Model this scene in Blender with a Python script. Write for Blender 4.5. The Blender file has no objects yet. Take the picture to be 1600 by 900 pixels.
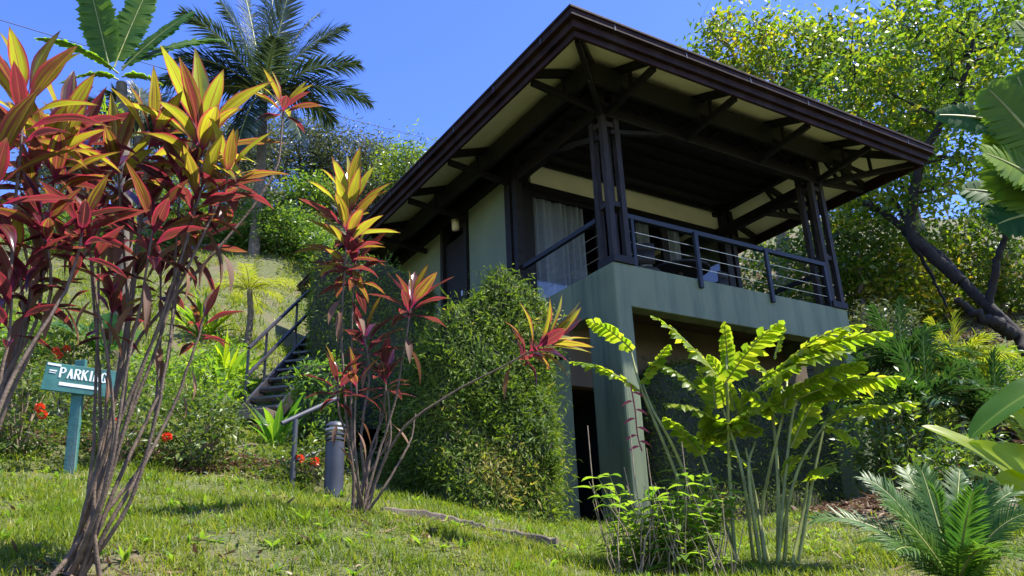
import bpy, math, random
import numpy as np
from mathutils import Matrix, Vector
random.seed(7); RNG = np.random.default_rng(7)
PI = math.pi
scene = bpy.context.scene
COL = scene.collection
# ------------------------------------------------------------------ camera
PITCH, ROLL, FPX = 0.35492, -0.0422, 1276.6
cf = np.array([0, math.cos(PITCH), math.sin(PITCH)]); cu = np.array([0, -math.sin(PITCH), math.cos(PITCH)]); cr = np.array([1., 0, 0])
CR = math.cos(ROLL) * cr + math.sin(ROLL) * cu
CU = -math.sin(ROLL) * cr + math.cos(ROLL) * cu
cam_d = bpy.data.cameras.new('camera'); cam = bpy.data.objects.new('camera', cam_d); COL.objects.link(cam)
cam.matrix_world = Matrix(((CR[0], CU[0], -cf[0], 0), (CR[1], CU[1], -cf[1], 0), (CR[2], CU[2], -cf[2], 0), (0, 0, 0, 1)))
cam_d.sensor_width = 36; cam_d.lens = FPX / 1600 * 36; cam_d.clip_start = 0.05; cam_d.clip_end = 2000
scene.camera = cam
# ------------------------------------------------------------------ sky, sun, exposure
SUN_AZ, SUN_EL = math.radians(97), math.radians(63)
w = bpy.data.worlds.new('World'); scene.world = w; w.use_nodes = True
nt = w.node_tree; nt.nodes.clear()
sky = nt.nodes.new('ShaderNodeTexSky'); sky.sky_type = 'NISHITA'; sky.sun_disc = False
sky.sun_elevation = SUN_EL; sky.sun_rotation = SUN_AZ; sky.air_density = 1.0; sky.dust_density = 0.3; sky.ozone_density = 3.0
hs = nt.nodes.new('ShaderNodeHueSaturation'); hs.inputs['Saturation'].default_value = 1.26; hs.inputs['Hue'].default_value = 0.524
bg = nt.nodes.new('ShaderNodeBackground'); bg.inputs['Strength'].default_value = 0.15
wo = nt.nodes.new('ShaderNodeOutputWorld')
nt.links.new(sky.outputs[0], hs.inputs['Color']); nt.links.new(hs.outputs[0], bg.inputs['Color']); nt.links.new(bg.outputs[0], wo.inputs['Surface'])
sd = bpy.data.lights.new('sun', 'SUN'); sd.energy = 4.7; sd.angle = math.radians(0.53); sd.color = (1, 0.95, 0.86)
sun = bpy.data.objects.new('sun', sd); COL.objects.link(sun)
SDIR = Vector((math.sin(SUN_AZ) * math.cos(SUN_EL), math.cos(SUN_AZ) * math.cos(SUN_EL), math.sin(SUN_EL)))
sun.rotation_euler = SDIR.to_track_quat('Z', 'Y').to_euler(); sun.location = SDIR * 60
scene.view_settings.view_transform = 'Standard'; scene.view_settings.look = 'None'
scene.view_settings.exposure = 1.35; scene.view_settings.gamma = 1
scene.cycles.max_bounces = 8; scene.cycles.transparent_max_bounces = 12; scene.cycles.use_denoising = True

# ------------------------------------------------------------------ helpers
def ray(px, py):
    return cf + CR * (px - 800) / FPX - CU * (py - 450) / FPX
def A(px, py, d):                       # a point d metres away (horizontally) on the sight line of a photo pixel
    q = ray(px, py); return q * d / math.hypot(q[0], q[1])
def nrm(v):
    v = np.asarray(v, float); return v / np.maximum(np.linalg.norm(v, axis=-1, keepdims=True), 1e-9)
def rnd(a, b, n=None): return RNG.uniform(a, b, n)

class MB:
    def __init__(s): s.v = []; s.f = []; s.uv = []; s.c = []; s.n = 0
    def add(s, v, faces, uv=None, c=0.5):
        v = np.asarray(v, float).reshape(-1, 3); k = len(v)
        s.v.append(v)
        faces = np.asarray(faces, int)
        s.f.append(faces + s.n)
        if uv is None: uv = np.zeros((k, 2))
        s.uv.append(np.asarray(uv, float).reshape(-1, 2))
        s.c.append(np.broadcast_to(np.asarray(c, float), (k,)).copy() if np.ndim(c) <= 1 else np.asarray(c).reshape(-1))
        s.n += k
    def build(s, name, mat, parent=None, smooth=False, bevel=0, offset=None):
        if not s.v: return None
        V = np.concatenate(s.v); UV = np.concatenate(s.uv); CC = np.concatenate(s.c)
        if offset is not None: V = V - np.asarray(offset)
        loops = np.concatenate([f.ravel() for f in s.f])
        tot = np.concatenate([np.full(len(f), f.shape[1]) for f in s.f])
        me = bpy.data.meshes.new(name)
        me.vertices.add(len(V)); me.vertices.foreach_set('co', V.ravel().astype(np.float32))
        me.loops.add(len(loops)); me.loops.foreach_set('vertex_index', loops.astype(np.int32))
        me.polygons.add(len(tot))
        me.polygons.foreach_set('loop_start', np.concatenate([[0], np.cumsum(tot)[:-1]]).astype(np.int32))
        me.polygons.foreach_set('loop_total', tot.astype(np.int32))
        ul = me.uv_layers.new(name='UVMap'); ul.data.foreach_set('uv', UV[loops].ravel().astype(np.float32))
        at = me.attributes.new('c', 'FLOAT', 'POINT'); at.data.foreach_set('value', CC.astype(np.float32))
        me.polygons.foreach_set('use_smooth', np.full(len(tot), bool(smooth)))
        me.update(calc_edges=True); me.validate()
        me.materials.append(mat)
        o = bpy.data.objects.new(name, me); COL.objects.link(o)
        if parent: o.parent = parent
        if bevel:
            b = o.modifiers.new('bevel', 'BEVEL'); b.width = bevel; b.segments = 2; b.limit_method = 'ANGLE'; b.angle_limit = math.radians(40)
        return o

BOXF = [[0, 3, 2, 1], [4, 5, 6, 7], [0, 1, 5, 4], [1, 2, 6, 5], [2, 3, 7, 6], [3, 0, 4, 7]]
def box(m, a, b):
    a = np.minimum(a, b) * 1.0; b2 = np.maximum(a, b)
    x0, y0, z0 = np.minimum(a, b); x1, y1, z1 = b2
    m.add([[x0, y0, z0], [x1, y0, z0], [x1, y1, z0], [x0, y1, z0], [x0, y0, z1], [x1, y0, z1], [x1, y1, z1], [x0, y1, z1]], BOXF)
def bar(m, p, q, wd, ht, up=(0, 0, 1)):     # a squared beam from p to q
    p = np.array(p, float); q = np.array(q, float); d = nrm(q - p); s = np.cross(d, up)
    if np.linalg.norm(s) < 1e-4: s = np.cross(d, (0, 1, 0))
    s = nrm(s); u = np.cross(s, d); s = s * wd / 2; u = u * ht / 2
    m.add([p - s - u, p + s - u, q + s - u, q - s - u, p - s + u, p + s + u, q + s + u, q - s + u], BOXF)
def tube(m, pts, r, n=7, c=0.5, cap=True):
    P = np.asarray(pts, float); k = len(P); r = np.broadcast_to(np.asarray(r, float), (k,))
    T = nrm(np.gradient(P, axis=0)); ref = np.array([0.13, 0.31, 1.0]) if abs(T[:, 2]).mean() < .9 else np.array([1., .2, 0.1])
    S = nrm(np.cross(T, ref)); B = np.cross(S, T)
    a = np.linspace(0, 2 * PI, n, endpoint=False)
    V = P[:, None] + r[:, None, None] * (np.cos(a)[None, :, None] * S[:, None] + np.sin(a)[None, :, None] * B[:, None])
    i = np.arange(k - 1)[:, None] * n; j = np.arange(n)[None]; j2 = (j + 1) % n
    F = np.stack([i + j, i + j2, i + n + j2, i + n + j], -1).reshape(-1, 4)
    uv = np.stack(np.broadcast_arrays(a[None] / (2 * PI), np.linspace(0, 1, k)[:, None]), -1)
    m.add(V, F, uv, c)
    if cap:
        m.add(V[0], [list(range(n))[::-1]], None, c); m.add(V[-1], [list(range(n))], None, c)
def lathe(m, cpt, prof, n=24):
    cpt = np.array(cpt, float); a = np.linspace(0, 2 * PI, n, endpoint=False); prof = np.array(prof, float); k = len(prof)
    V = cpt + np.stack([prof[:, 0, None] * np.cos(a), prof[:, 0, None] * np.sin(a), np.broadcast_to(prof[:, 1, None], (k, n))], -1)
    i = np.arange(k - 1)[:, None] * n; j = np.arange(n)[None]; j2 = (j + 1) % n
    m.add(V, np.stack([i + j, i + j2, i + n + j2, i + n + j], -1).reshape(-1, 4))
def curve(pts, n=14):                        # Catmull-Rom through the points
    P = np.asarray(pts, float)
    if len(P) == 2: return P[0] + (P[1] - P[0]) * np.linspace(0, 1, n)[:, None]
    Q = np.vstack([2 * P[0] - P[1], P, 2 * P[-1] - P[-2]]); out = []
    m = max(2, n // (len(P) - 1))
    for i in range(len(P) - 1):
        t = np.linspace(0, 1, m, endpoint=False)[:, None]; a, b, c, d = Q[i:i + 4]
        out.append(.5 * (2 * b + (c - a) * t + (2 * a - 5 * b + 4 * c - d) * t ** 2 + (3 * b - a - 3 * c + d) * t ** 3))
    return np.vstack(out + [P[-1:]])

PROF = {
    'ti': lambda t: np.where(t < .16, .09 - .1 * t, 0) + np.where(t >= .16, np.sin(PI * np.clip((t - .12) / .88, 0, 1) ** .8) ** .95, 0),
    'leaf': lambda t: np.sin(PI * t ** .75),
    'oval': lambda t: np.sin(PI * t ** .9) ** .6,
    'grass': lambda t: (1 - t) ** .6,
    'strap': lambda t: np.clip(np.minimum(t * 8, 1) * (1 - t ** 3), 0, 1),
    'flet': lambda t: np.clip(np.minimum(t * 6 + .35, 1) * (1 - t ** 2.2), 0, 1),
    'seg': lambda t: np.where(t < .75, 1, np.sqrt(np.clip(1 - ((t - .75) / .25) ** 2, 0, 1))),
    'sq': lambda t: np.where(t < .86, 1, np.sqrt(np.clip(1 - ((t - .86) / .14) ** 2, 0, 1)) * .75 + .25 * (t < .999)),
    'banana': lambda t: np.clip(np.sin(PI * t ** .8), 0, 1) ** .55,
}
def leaves(m, P, D, N, L, W, droop=0.6, fold=0.2, prof='leaf', nl=3, nw=2, c=None, wave=0.0):
    P = np.asarray(P, float).reshape(-1, 3); n = len(P)
    if n == 0: return
    D = nrm(np.broadcast_to(D, (n, 3))); N = np.broadcast_to(N, (n, 3))
    S = np.cross(D, N); bad = np.linalg.norm(S, axis=1) < 1e-3
    if bad.any(): S = S.copy(); S[bad] = np.cross(D[bad], [0.3, .9, .2])
    S = nrm(S); N = np.cross(S, D)
    L = np.broadcast_to(L, (n,)); W = np.broadcast_to(W, (n,)); dl = np.where(np.abs(np.broadcast_to(droop, (n,))) < 1e-3, 1e-3, droop)
    fold = np.broadcast_to(fold, (n,))
    if c is None: c = RNG.random(n)
    c = np.broadcast_to(c, (n,))
    t = np.linspace(0, 1, nl + 1); s = np.linspace(-1, 1, nw + 1)
    wv = np.maximum(PROF[prof](t), .02)
    dt = dl[:, None] * t[None]
    y = L[:, None] * np.sin(dt) / dl[:, None]; z = -L[:, None] * (1 - np.cos(dt)) / dl[:, None]
    Nt = N[:, None] * np.cos(dt)[..., None] + D[:, None] * np.sin(dt)[..., None]
    ctr = P[:, None] + y[..., None] * D[:, None] + z[..., None] * N[:, None]
    hw = W[:, None] * wv[None] / 2
    V = ctr[:, :, None] + (hw[:, :, None] * s[None, None] * np.cos(fold)[:, None, None])[..., None] * S[:, None, None] \
        + (hw[:, :, None] * np.abs(s)[None, None] * np.sin(fold)[:, None, None])[..., None] * Nt[:, :, None]
    if wave:
        ph = RNG.random(n) * 6
        V = V + (wave * hw[:, :, None] * np.sign(s)[None, None] * (np.abs(s) > .5)[None, None] * np.sin(t[None, :, None] * 13 + ph[:, None, None]))[..., None] * Nt[:, :, None]
    K = (nl + 1) * (nw + 1)
    i = np.arange(nl)[:, None] * (nw + 1) + np.arange(nw)[None]
    F = np.stack([i, i + 1, i + nw + 2, i + nw + 1], -1).reshape(-1, 4)
    F = (F[None] + (np.arange(n) * K)[:, None, None]).reshape(-1, 4)
    uv = np.stack(np.broadcast_arrays(((s + 1) / 2)[None], t[:, None]), -1).reshape(1, K, 2)
    m.add(V.reshape(-1, 3), F, np.broadcast_to(uv, (n, K, 2)), np.repeat(c, K))
def rdirs(n, up=0.0, flat=1.0):
    v = RNG.normal(size=(n, 3)); v[:, 2] = v[:, 2] * flat + up; return nrm(v)
def frond(m, path, up=(0, 0, 1), n=30, ll=.5, lw=.03, ang=.5, prof=None, ldroop=.6, rise=.1, start=.12, jit=.1, c=.5, cj=.15, nl=3, lprof='flet', nw=1, fold=0.1, rm=None, r0=.012, drop=0):
    P = np.asarray(path, float); seg = np.linalg.norm(np.diff(P, axis=0), axis=1); a = np.concatenate([[0], np.cumsum(seg)]); a /= a[-1]
    t = np.linspace(start, .995, n)
    Q = np.stack([np.interp(t, a, P[:, k]) for k in range(3)], -1)
    T = nrm(np.gradient(Q, axis=0)); S = nrm(np.cross(T, np.broadcast_to(up, T.shape))); Nn = np.cross(S, T)
    lp = (prof or (lambda x: np.sin(PI * np.clip(x * .93 + .05, 0, 1)) ** .6))((t - start) / (1 - start))
    for sg in (-1, 1):
        al = ang + (t - start) * .5 + RNG.normal(size=n) * jit * .7
        D = sg * S * np.cos(al)[:, None] + T * np.sin(al)[:, None] + Nn * (rise + RNG.normal(size=n) * jit)[:, None]
        k = np.ones(n, bool) if not drop else RNG.random(n) > drop
        leaves(m, Q[k], D[k], Nn[k], (ll * lp * (1 + RNG.normal(size=n) * .06))[k], lw, (ldroop * (1 + RNG.normal(size=n) * .35))[k], fold, lprof, nl, nw, np.clip(c + RNG.normal(size=n) * cj, 0, 1)[k])
    if rm is not None: tube(rm, P, np.linspace(r0, r0 * .25, len(P)), 5, c)

def tag(o, label=None, cat=None, group=None, kind=None):
    if label: o['label'] = label
    if cat: o['category'] = cat
    if group: o['group'] = group
    if kind: o['kind'] = kind
    return o
def thing(name, loc, label, cat, group=None, rz=0):
    o = bpy.data.objects.new(name, None); COL.objects.link(o); o.location = loc; o.rotation_euler = (0, 0, rz); o.empty_display_size = .2
    return tag(o, label, cat, group)

# ------------------------------------------------------------------ materials
def newmat(name):
    m = bpy.data.materials.new(name); m.use_nodes = True; m.node_tree.nodes.clear(); return m, m.node_tree
def nd(t, typ, **kw):
    n = t.nodes.new(typ)
    for k, v in kw.items():
        if k in n.inputs: n.inputs[k].default_value = v
        else: setattr(n, k, v)
    return n
def ramp(t, stops, fac):
    r = t.nodes.new('ShaderNodeValToRGB'); e = r.color_ramp.elements
    while len(e) < len(stops): e.new(0.5)
    for x, (p, col) in zip(e, stops): x.position = p; x.color = (*col, 1)
    t.links.new(fac, r.inputs[0]); return r.outputs[0]
def mixc(t, fac, a, b, blend='MIX'):
    n = t.nodes.new('ShaderNodeMix'); n.data_type = 'RGBA'; n.blend_type = blend
    for s, i in ((fac, 0), (a, 6), (b, 7)):
        if hasattr(s, 'links'): t.links.new(s, n.inputs[i])
        elif i == 0: n.inputs[0].default_value = s
        else: n.inputs[i].default_value = (*s, 1)
    return n.outputs[2]
def math_(t, op, a, b=None):
    n = t.nodes.new('ShaderNodeMath'); n.operation = op
    for i, s in enumerate((a, b)):
        if s is None: continue
        if hasattr(s, 'links'): t.links.new(s, n.inputs[i])
        else: n.inputs[i].default_value = s
    return n.outputs[0]
def solid(name, col, rough=.5, var=.25, scale=6, bump=.0, bscale=60, metal=0, spec=.5, stain=None, stretch=None):
    m, t = newmat(name); tc = nd(t, 'ShaderNodeTexCoord'); src = tc.outputs['Object']
    if stretch:
        mp = nd(t, 'ShaderNodeMapping'); mp.inputs['Scale'].default_value = stretch; t.links.new(src, mp.inputs[0]); src = mp.outputs[0]
    n1 = nd(t, 'ShaderNodeTexNoise', Scale=scale, Detail=6); t.links.new(src, n1.inputs['Vector'])
    c = np.array(col); colr = ramp(t, [(.3, tuple(c * (1 - var))), (.7, tuple(np.minimum(c * (1 + var), 1)))], n1.outputs[0])
    if stain:
        n2 = nd(t, 'ShaderNodeTexNoise', Scale=1.3, Detail=8, Roughness=.65); t.links.new(src, n2.inputs['Vector'])
        mps = nd(t, 'ShaderNodeMapping'); mps.inputs['Scale'].default_value = (3.2, 3.2, .3); t.links.new(tc.outputs['Object'], mps.inputs[0]); t.links.new(mps.outputs[0], n2.inputs['Vector'])
        f = ramp(t, [(.46, (0, 0, 0)), (.7, (1, 1, 1))], n2.outputs[0]); colr = mixc(t, math_(t, 'MULTIPLY', f, .9), colr, stain)
    b = nd(t, 'ShaderNodeBsdfPrincipled', Roughness=rough, Metallic=metal); t.links.new(colr, b.inputs['Base Color']); b.inputs['Specular IOR Level'].default_value = spec
    if bump:
        n3 = nd(t, 'ShaderNodeTexNoise', Scale=bscale, Detail=4); t.links.new(src, n3.inputs['Vector'])
        bp = nd(t, 'ShaderNodeBump', Strength=bump, Distance=.01); t.links.new(n3.outputs[0], bp.inputs['Height']); t.links.new(bp.outputs[0], b.inputs['Normal'])
    o = nd(t, 'ShaderNodeOutputMaterial'); t.links.new(b.outputs[0], o.inputs[0]); return m
def leafmat(name, stops, trans=.45, streak=0, tboost=(1.5, 1.5, 1.0), rough=.42, margin=None, petiole=None, rib=None, noise=.2, spec=.4, nscale=3.0):
    m, t = newmat(name); at = nd(t, 'ShaderNodeAttribute', attribute_name='c'); tc = nd(t, 'ShaderNodeTexCoord')
    n1 = nd(t, 'ShaderNodeTexNoise', Scale=nscale, Detail=4); t.links.new(tc.outputs['Object'], n1.inputs['Vector'])
    f = math_(t, 'ADD', at.outputs['Fac'], math_(t, 'MULTIPLY', math_(t, 'SUBTRACT', n1.outputs[0], .5), noise * 2))
    if streak:
        uv0 = nd(t, 'ShaderNodeUVMap', uv_map='UVMap'); mp = nd(t, 'ShaderNodeMapping'); mp.inputs['Scale'].default_value = (9, .9, 1); t.links.new(uv0.outputs[0], mp.inputs[0])
        cb = nd(t, 'ShaderNodeCombineXYZ'); t.links.new(math_(t, 'MULTIPLY', at.outputs['Fac'], 37.0), cb.inputs[2]); va = nd(t, 'ShaderNodeVectorMath'); va.operation = 'ADD'
        t.links.new(mp.outputs[0], va.inputs[0]); t.links.new(cb.outputs[0], va.inputs[1]); ns = nd(t, 'ShaderNodeTexNoise', Scale=1.0, Detail=3); t.links.new(va.outputs[0], ns.inputs['Vector'])
        f = math_(t, 'ADD', f, math_(t, 'MULTIPLY', math_(t, 'SUBTRACT', ns.outputs[0], .5), streak))
    col = ramp(t, stops, f)
    if margin or petiole or rib:
        uv = nd(t, 'ShaderNodeUVMap', uv_map='UVMap'); sp = nd(t, 'ShaderNodeSeparateXYZ'); t.links.new(uv.outputs[0], sp.inputs[0])
        ax = math_(t, 'ABSOLUTE', math_(t, 'SUBTRACT', math_(t, 'MULTIPLY', sp.outputs[0], 2.0), 1.0))
        if margin:
            mc, lo, hi = margin; fac = ramp(t, [(lo, (0, 0, 0)), (hi, (1, 1, 1))], math_(t, 'ADD', ax, math_(t, 'MULTIPLY', math_(t, 'SUBTRACT', n1.outputs[0], .5), .6)))
            col = mixc(t, fac, col, mc)
        if rib:
            fac = ramp(t, [(.03, (1, 1, 1)), (.1, (0, 0, 0))], ax); col = mixc(t, math_(t, 'MULTIPLY', fac, .7), col, rib)
        if petiole:
            fac = ramp(t, [(.14, (1, 1, 1)), (.34, (0, 0, 0))], sp.outputs[1]); col = mixc(t, fac, col, petiole)
            fac = ramp(t, [(.88, (0, 0, 0)), (.97, (1, 1, 1))], math_(t, 'ADD', sp.outputs[1], math_(t, 'MULTIPLY', math_(t, 'SUBTRACT', n1.outputs[0], .55), .35))); col = mixc(t, fac, col, (.11, .055, .03))
    b = nd(t, 'ShaderNodeBsdfPrincipled', Roughness=rough); b.inputs['Specular IOR Level'].default_value = spec; t.links.new(col, b.inputs['Base Color'])
    tr = nd(t, 'ShaderNodeBsdfTranslucent'); t.links.new(mixc(t, 1.0, col, tboost, 'MULTIPLY'), tr.inputs['Color'])
    mx = nd(t, 'ShaderNodeMixShader'); mx.inputs[0].default_value = trans
    t.links.new(b.outputs[0], mx.inputs[1]); t.links.new(tr.outputs[0], mx.inputs[2])
    o = nd(t, 'ShaderNodeOutputMaterial'); t.links.new(mx.outputs[0], o.inputs[0]); return m

M = {}
M['wood'] = solid('dark_stained_wood', (.0105, .0085, .0085), .55, .5, 5, .25, 40, spec=.25, stretch=(1, 1, 6))
M['wood_grey'] = solid('weathered_dark_wood', (.024, .019, .018), .6, .45, 4, .3, 40, spec=.25, stretch=(6, 6, 1))
M['fascia'] = solid('dark_brown_fascia', (.022, .0095, .008), .6, .6, 3, .3, 30, spec=.12, stain=(.035, .022, .018), stretch=(1, 1, 8))
M['ceil'] = solid('dark_ceiling_boards', (.009, .0075, .0075), .6, .4, 3, .2, 20)
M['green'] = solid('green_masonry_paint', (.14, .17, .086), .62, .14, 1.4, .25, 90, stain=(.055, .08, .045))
M['green2'] = solid('green_wall_panel', (.14, .172, .1), .6, .1, 1.5, .15, 90)
M['cream'] = solid('cream_soffit', (.88, .84, .60), .6, .07, 2, .05, 60)
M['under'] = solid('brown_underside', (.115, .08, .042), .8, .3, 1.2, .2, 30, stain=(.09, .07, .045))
M['railm'] = solid('blue_black_rail_paint', (.014, .017, .024), .5, .3, 6, .08, 60, spec=.3)
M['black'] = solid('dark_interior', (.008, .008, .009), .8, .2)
M['cable'] = solid('steel_cable', (.5, .5, .5), .3, .1, metal=.8)
M['steel'] = solid('dark_steel_paint', (.035, .032, .035), .45, .4, 8, .15, 60)
M['grating'] = solid('steel_grating', (.09, .09, .095), .4, .3, 8)
M['greymetal'] = solid('grey_rail_paint', (.05, .053, .062), .6, .3, 8, .1, 60)
M['bollard'] = solid('bollard_grey_paint', (.045, .048, .06), .45, .3, 5, .1, 40)
M['bollardring'] = solid('bollard_pale_ring', (.45, .46, .48), .4, .2, 8)
M['curtain'] = leafmat('sheer_curtain', [(0, (.42, .43, .47)), (1, (.5, .51, .54))], trans=.35, tboost=(1, 1, 1), rough=.9, noise=.05, spec=0)
M['lampglass'] = solid('lamp_frosted_glass', (.55, .5, .33), .35, .1)
M['concrete'] = solid('old_concrete', (.15, .12, .09), .9, .4, 9, .8, 25, stain=(.06, .05, .03))
M['sign'] = solid('teal_sign_paint', (.022, .125, .105), .5, .35, 9, .15, 40, stain=(.05, .15, .13))
M['signpost'] = solid('worn_teal_post', (.03, .14, .12), .6, .3, 9, .3, 40, stain=(.22, .25, .2))
M['white'] = solid('worn_white_paint', (.72, .74, .72), .55, .15, 14)
M['bark'] = solid('grey_brown_bark', (.20, .155, .11), .85, .45, 12, .7, 40, stretch=(1, 1, .35))
M['darkbark'] = solid('dark_bark', (.018, .0135, .010), .9, .5, 7, .8, 25)
M['tistem'] = solid('ti_stem_bark', (.115, .078, .052), .75, .4, 25, .5, 80, stretch=(1, 1, .8))
M['twig'] = solid('dry_twig', (.27, .2, .13), .8, .4, 20)
M['cane'] = solid('green_yellow_cane', (.22, .24, .06), .5, .45, 7)
M['palmtrunk'] = solid('palm_trunk', (.13, .105, .075), .9, .4, 14, .8, 25)
M['rattan'] = solid('dark_woven_rattan', (.02, .017, .016), .6, .5, 60, .5, 120)
M['wire'] = solid('black_cable', (.02, .02, .025), .6, .1)
m, t = newmat('window_glass')
lw_n = nd(t, 'ShaderNodeLayerWeight', Blend=.5); fr = nd(t, 'ShaderNodeMath', operation='MULTIPLY_ADD'); pw = nd(t, 'ShaderNodeMath', operation='POWER'); pw.inputs[1].default_value = 3.5; t.links.new(lw_n.outputs['Facing'], pw.inputs[0]); t.links.new(pw.outputs[0], fr.inputs[0]); fr.inputs[1].default_value = .4; fr.inputs[2].default_value = .05; tr = nd(t, 'ShaderNodeBsdfTransparent', Color=(.9, .93, .95, 1)); gl = nd(t, 'ShaderNodeBsdfGlossy', Roughness=.03)
mx = nd(t, 'ShaderNodeMixShader'); o_ = nd(t, 'ShaderNodeOutputMaterial')
t.links.new(fr.outputs[0], mx.inputs[0]); t.links.new(tr.outputs[0], mx.inputs[1]); t.links.new(gl.outputs[0], mx.inputs[2]); t.links.new(mx.outputs[0], o_.inputs[0]); M['glass'] = m

M['ti'] = leafmat('ti_leaf', [(0, (.03, .008, .016)), (.2, (.062, .022, .018)), (.36, (.125, .015, .036)), (.5, (.085, .036, .016)), (.62, (.16, .12, .016)), (.78, (.24, .22, .018)), (1, (.27, .3, .03))],
                  trans=.56, tboost=(1.6, 1.6, 1.0), rough=.25, margin=((.24, .018, .05), .66, 1.0), petiole=(.17, .01, .055), noise=.14, streak=1.0, spec=.9, nscale=5, rib=(.2, .05, .05))
M['tidry'] = leafmat('dry_ti_leaf', [(0, (.10, .05, .028)), (1, (.24, .13, .07))], trans=.3, tboost=(1.5, 1.2, 1), rough=.7)
M['heli'] = leafmat('heliconia_leaf', [(0, (.035, .10, .012)), (.5, (.12, .2, .015)), (1, (.26, .3, .03))], trans=.55, tboost=(2.2, 2.1, .9), rough=.38, noise=.15)
M['banana'] = leafmat('banana_leaf', [(0, (.02, .08, .03)), (.5, (.055, .15, .03)), (1, (.2, .29, .02))], trans=.5, tboost=(2.1, 2.1, .8), rough=.5, noise=.1, spec=.25)
M['canna'] = leafmat('ginger_leaf', [(0, (.05, .14, .02)), (1, (.3, .37, .012))], trans=.58, tboost=(2.0, 2.0, .8), rough=.38, rib=(.22, .3, .06))
M['cycad'] = leafmat('cycad_leaflet', [(0, (.028, .09, .022)), (1, (.1, .18, .025))], trans=.38, tboost=(1.8, 1.9, .8), rough=.42, spec=.25)
M['palm'] = leafmat('palm_leaflet', [(0, (.02, .045, .035)), (1, (.06, .09, .05))], trans=.25, tboost=(1.6, 1.6, .8), rough=.35, spec=.5)
M['ypalm'] = leafmat('yellow_palm_leaflet', [(0, (.12, .2, .02)), (1, (.3, .3, .03))], trans=.45, tboost=(1.8, 1.8, .8))
M['dpalm'] = leafmat('dark_palm_leaflet', [(0, (.018, .05, .016)), (1, (.05, .11, .025))], trans=.3, tboost=(1.6, 1.8, .8), rough=.3, spec=.6)
M['hedge'] = leafmat('hedge_leaf', [(0, (.045, .08, .015)), (.5, (.105, .17, .02)), (.82, (.17, .225, .032)), (1, (.28, .24, .07))], spec=.2, trans=.4, tboost=(2, 2, .9), rough=.5, noise=.25, nscale=1.2)
M['hedgecore'] = solid('hedge_twigs', (.03, .035, .015), .9, .5, 9)
M['bush'] = leafmat('bush_leaf', [(0, (.04, .09, .018)), (.6, (.09, .17, .025)), (1, (.2, .26, .04))], trans=.4, tboost=(1.9, 1.9, .8), noise=.25, nscale=1.0)
M['ixora'] = leafmat('ixora_leaf', [(0, (.03, .065, .015)), (.6, (.08, .13, .02)), (1, (.17, .2, .04))], trans=.35, tboost=(1.9, 1.9, .8), noise=.2, nscale=2.0)
M['flower'] = leafmat('red_orange_petals', [(0, (.7, .05, .02)), (1, (.8, .14, .04))], trans=.3, tboost=(1.1, 1, 1))
M['bract'] = leafmat('pink_bract', [(0, (.25, .02, .05)), (1, (.4, .06, .09))], trans=.3)
M['treeY'] = leafmat('yellow_green_tree_leaf', [(0, (.03, .08, .012)), (.45, (.095, .175, .016)), (.85, (.25, .29, .02)), (1, (.34, .27, .03))], trans=.5, tboost=(2.1, 1.9, .8), noise=.3, nscale=.5, rough=.33, spec=.6)
M['treeG'] = leafmat('grey_green_tree_leaf', [(0, (.04, .06, .03)), (.6, (.075, .1, .045)), (1, (.16, .15, .07))], trans=.35, tboost=(1.6, 1.6, .9), noise=.25, nscale=.5)
M['treeD'] = leafmat('deep_green_tree_leaf', [(0, (.025, .065, .014)), (.6, (.075, .14, .018)), (1, (.18, .24, .03))], trans=.45, tboost=(2, 1.9, .8), noise=.25, nscale=.5, rough=.33, spec=.6)
M['shrub'] = leafmat('shrub_leaf', [(0, (.07, .16, .02)), (1, (.18, .27, .035))], trans=.5, tboost=(1.9, 1.9, .8), rough=.4)
M['grass'] = leafmat('grass_blade', [(0, (.05, .10, .010)), (.45, (.135, .19, .015)), (.8, (.24, .25, .03)), (1, (.36, .28, .11))], trans=.45, tboost=(1.7, 1.7, .9), rough=.5, noise=.35, nscale=.9)
M['litter'] = leafmat('fallen_leaf', [(0, (.09, .05, .03)), (.6, (.2, .12, .07)), (1, (.38, .29, .2))], trans=.15, tboost=(1, 1, 1), rough=.75)

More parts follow.
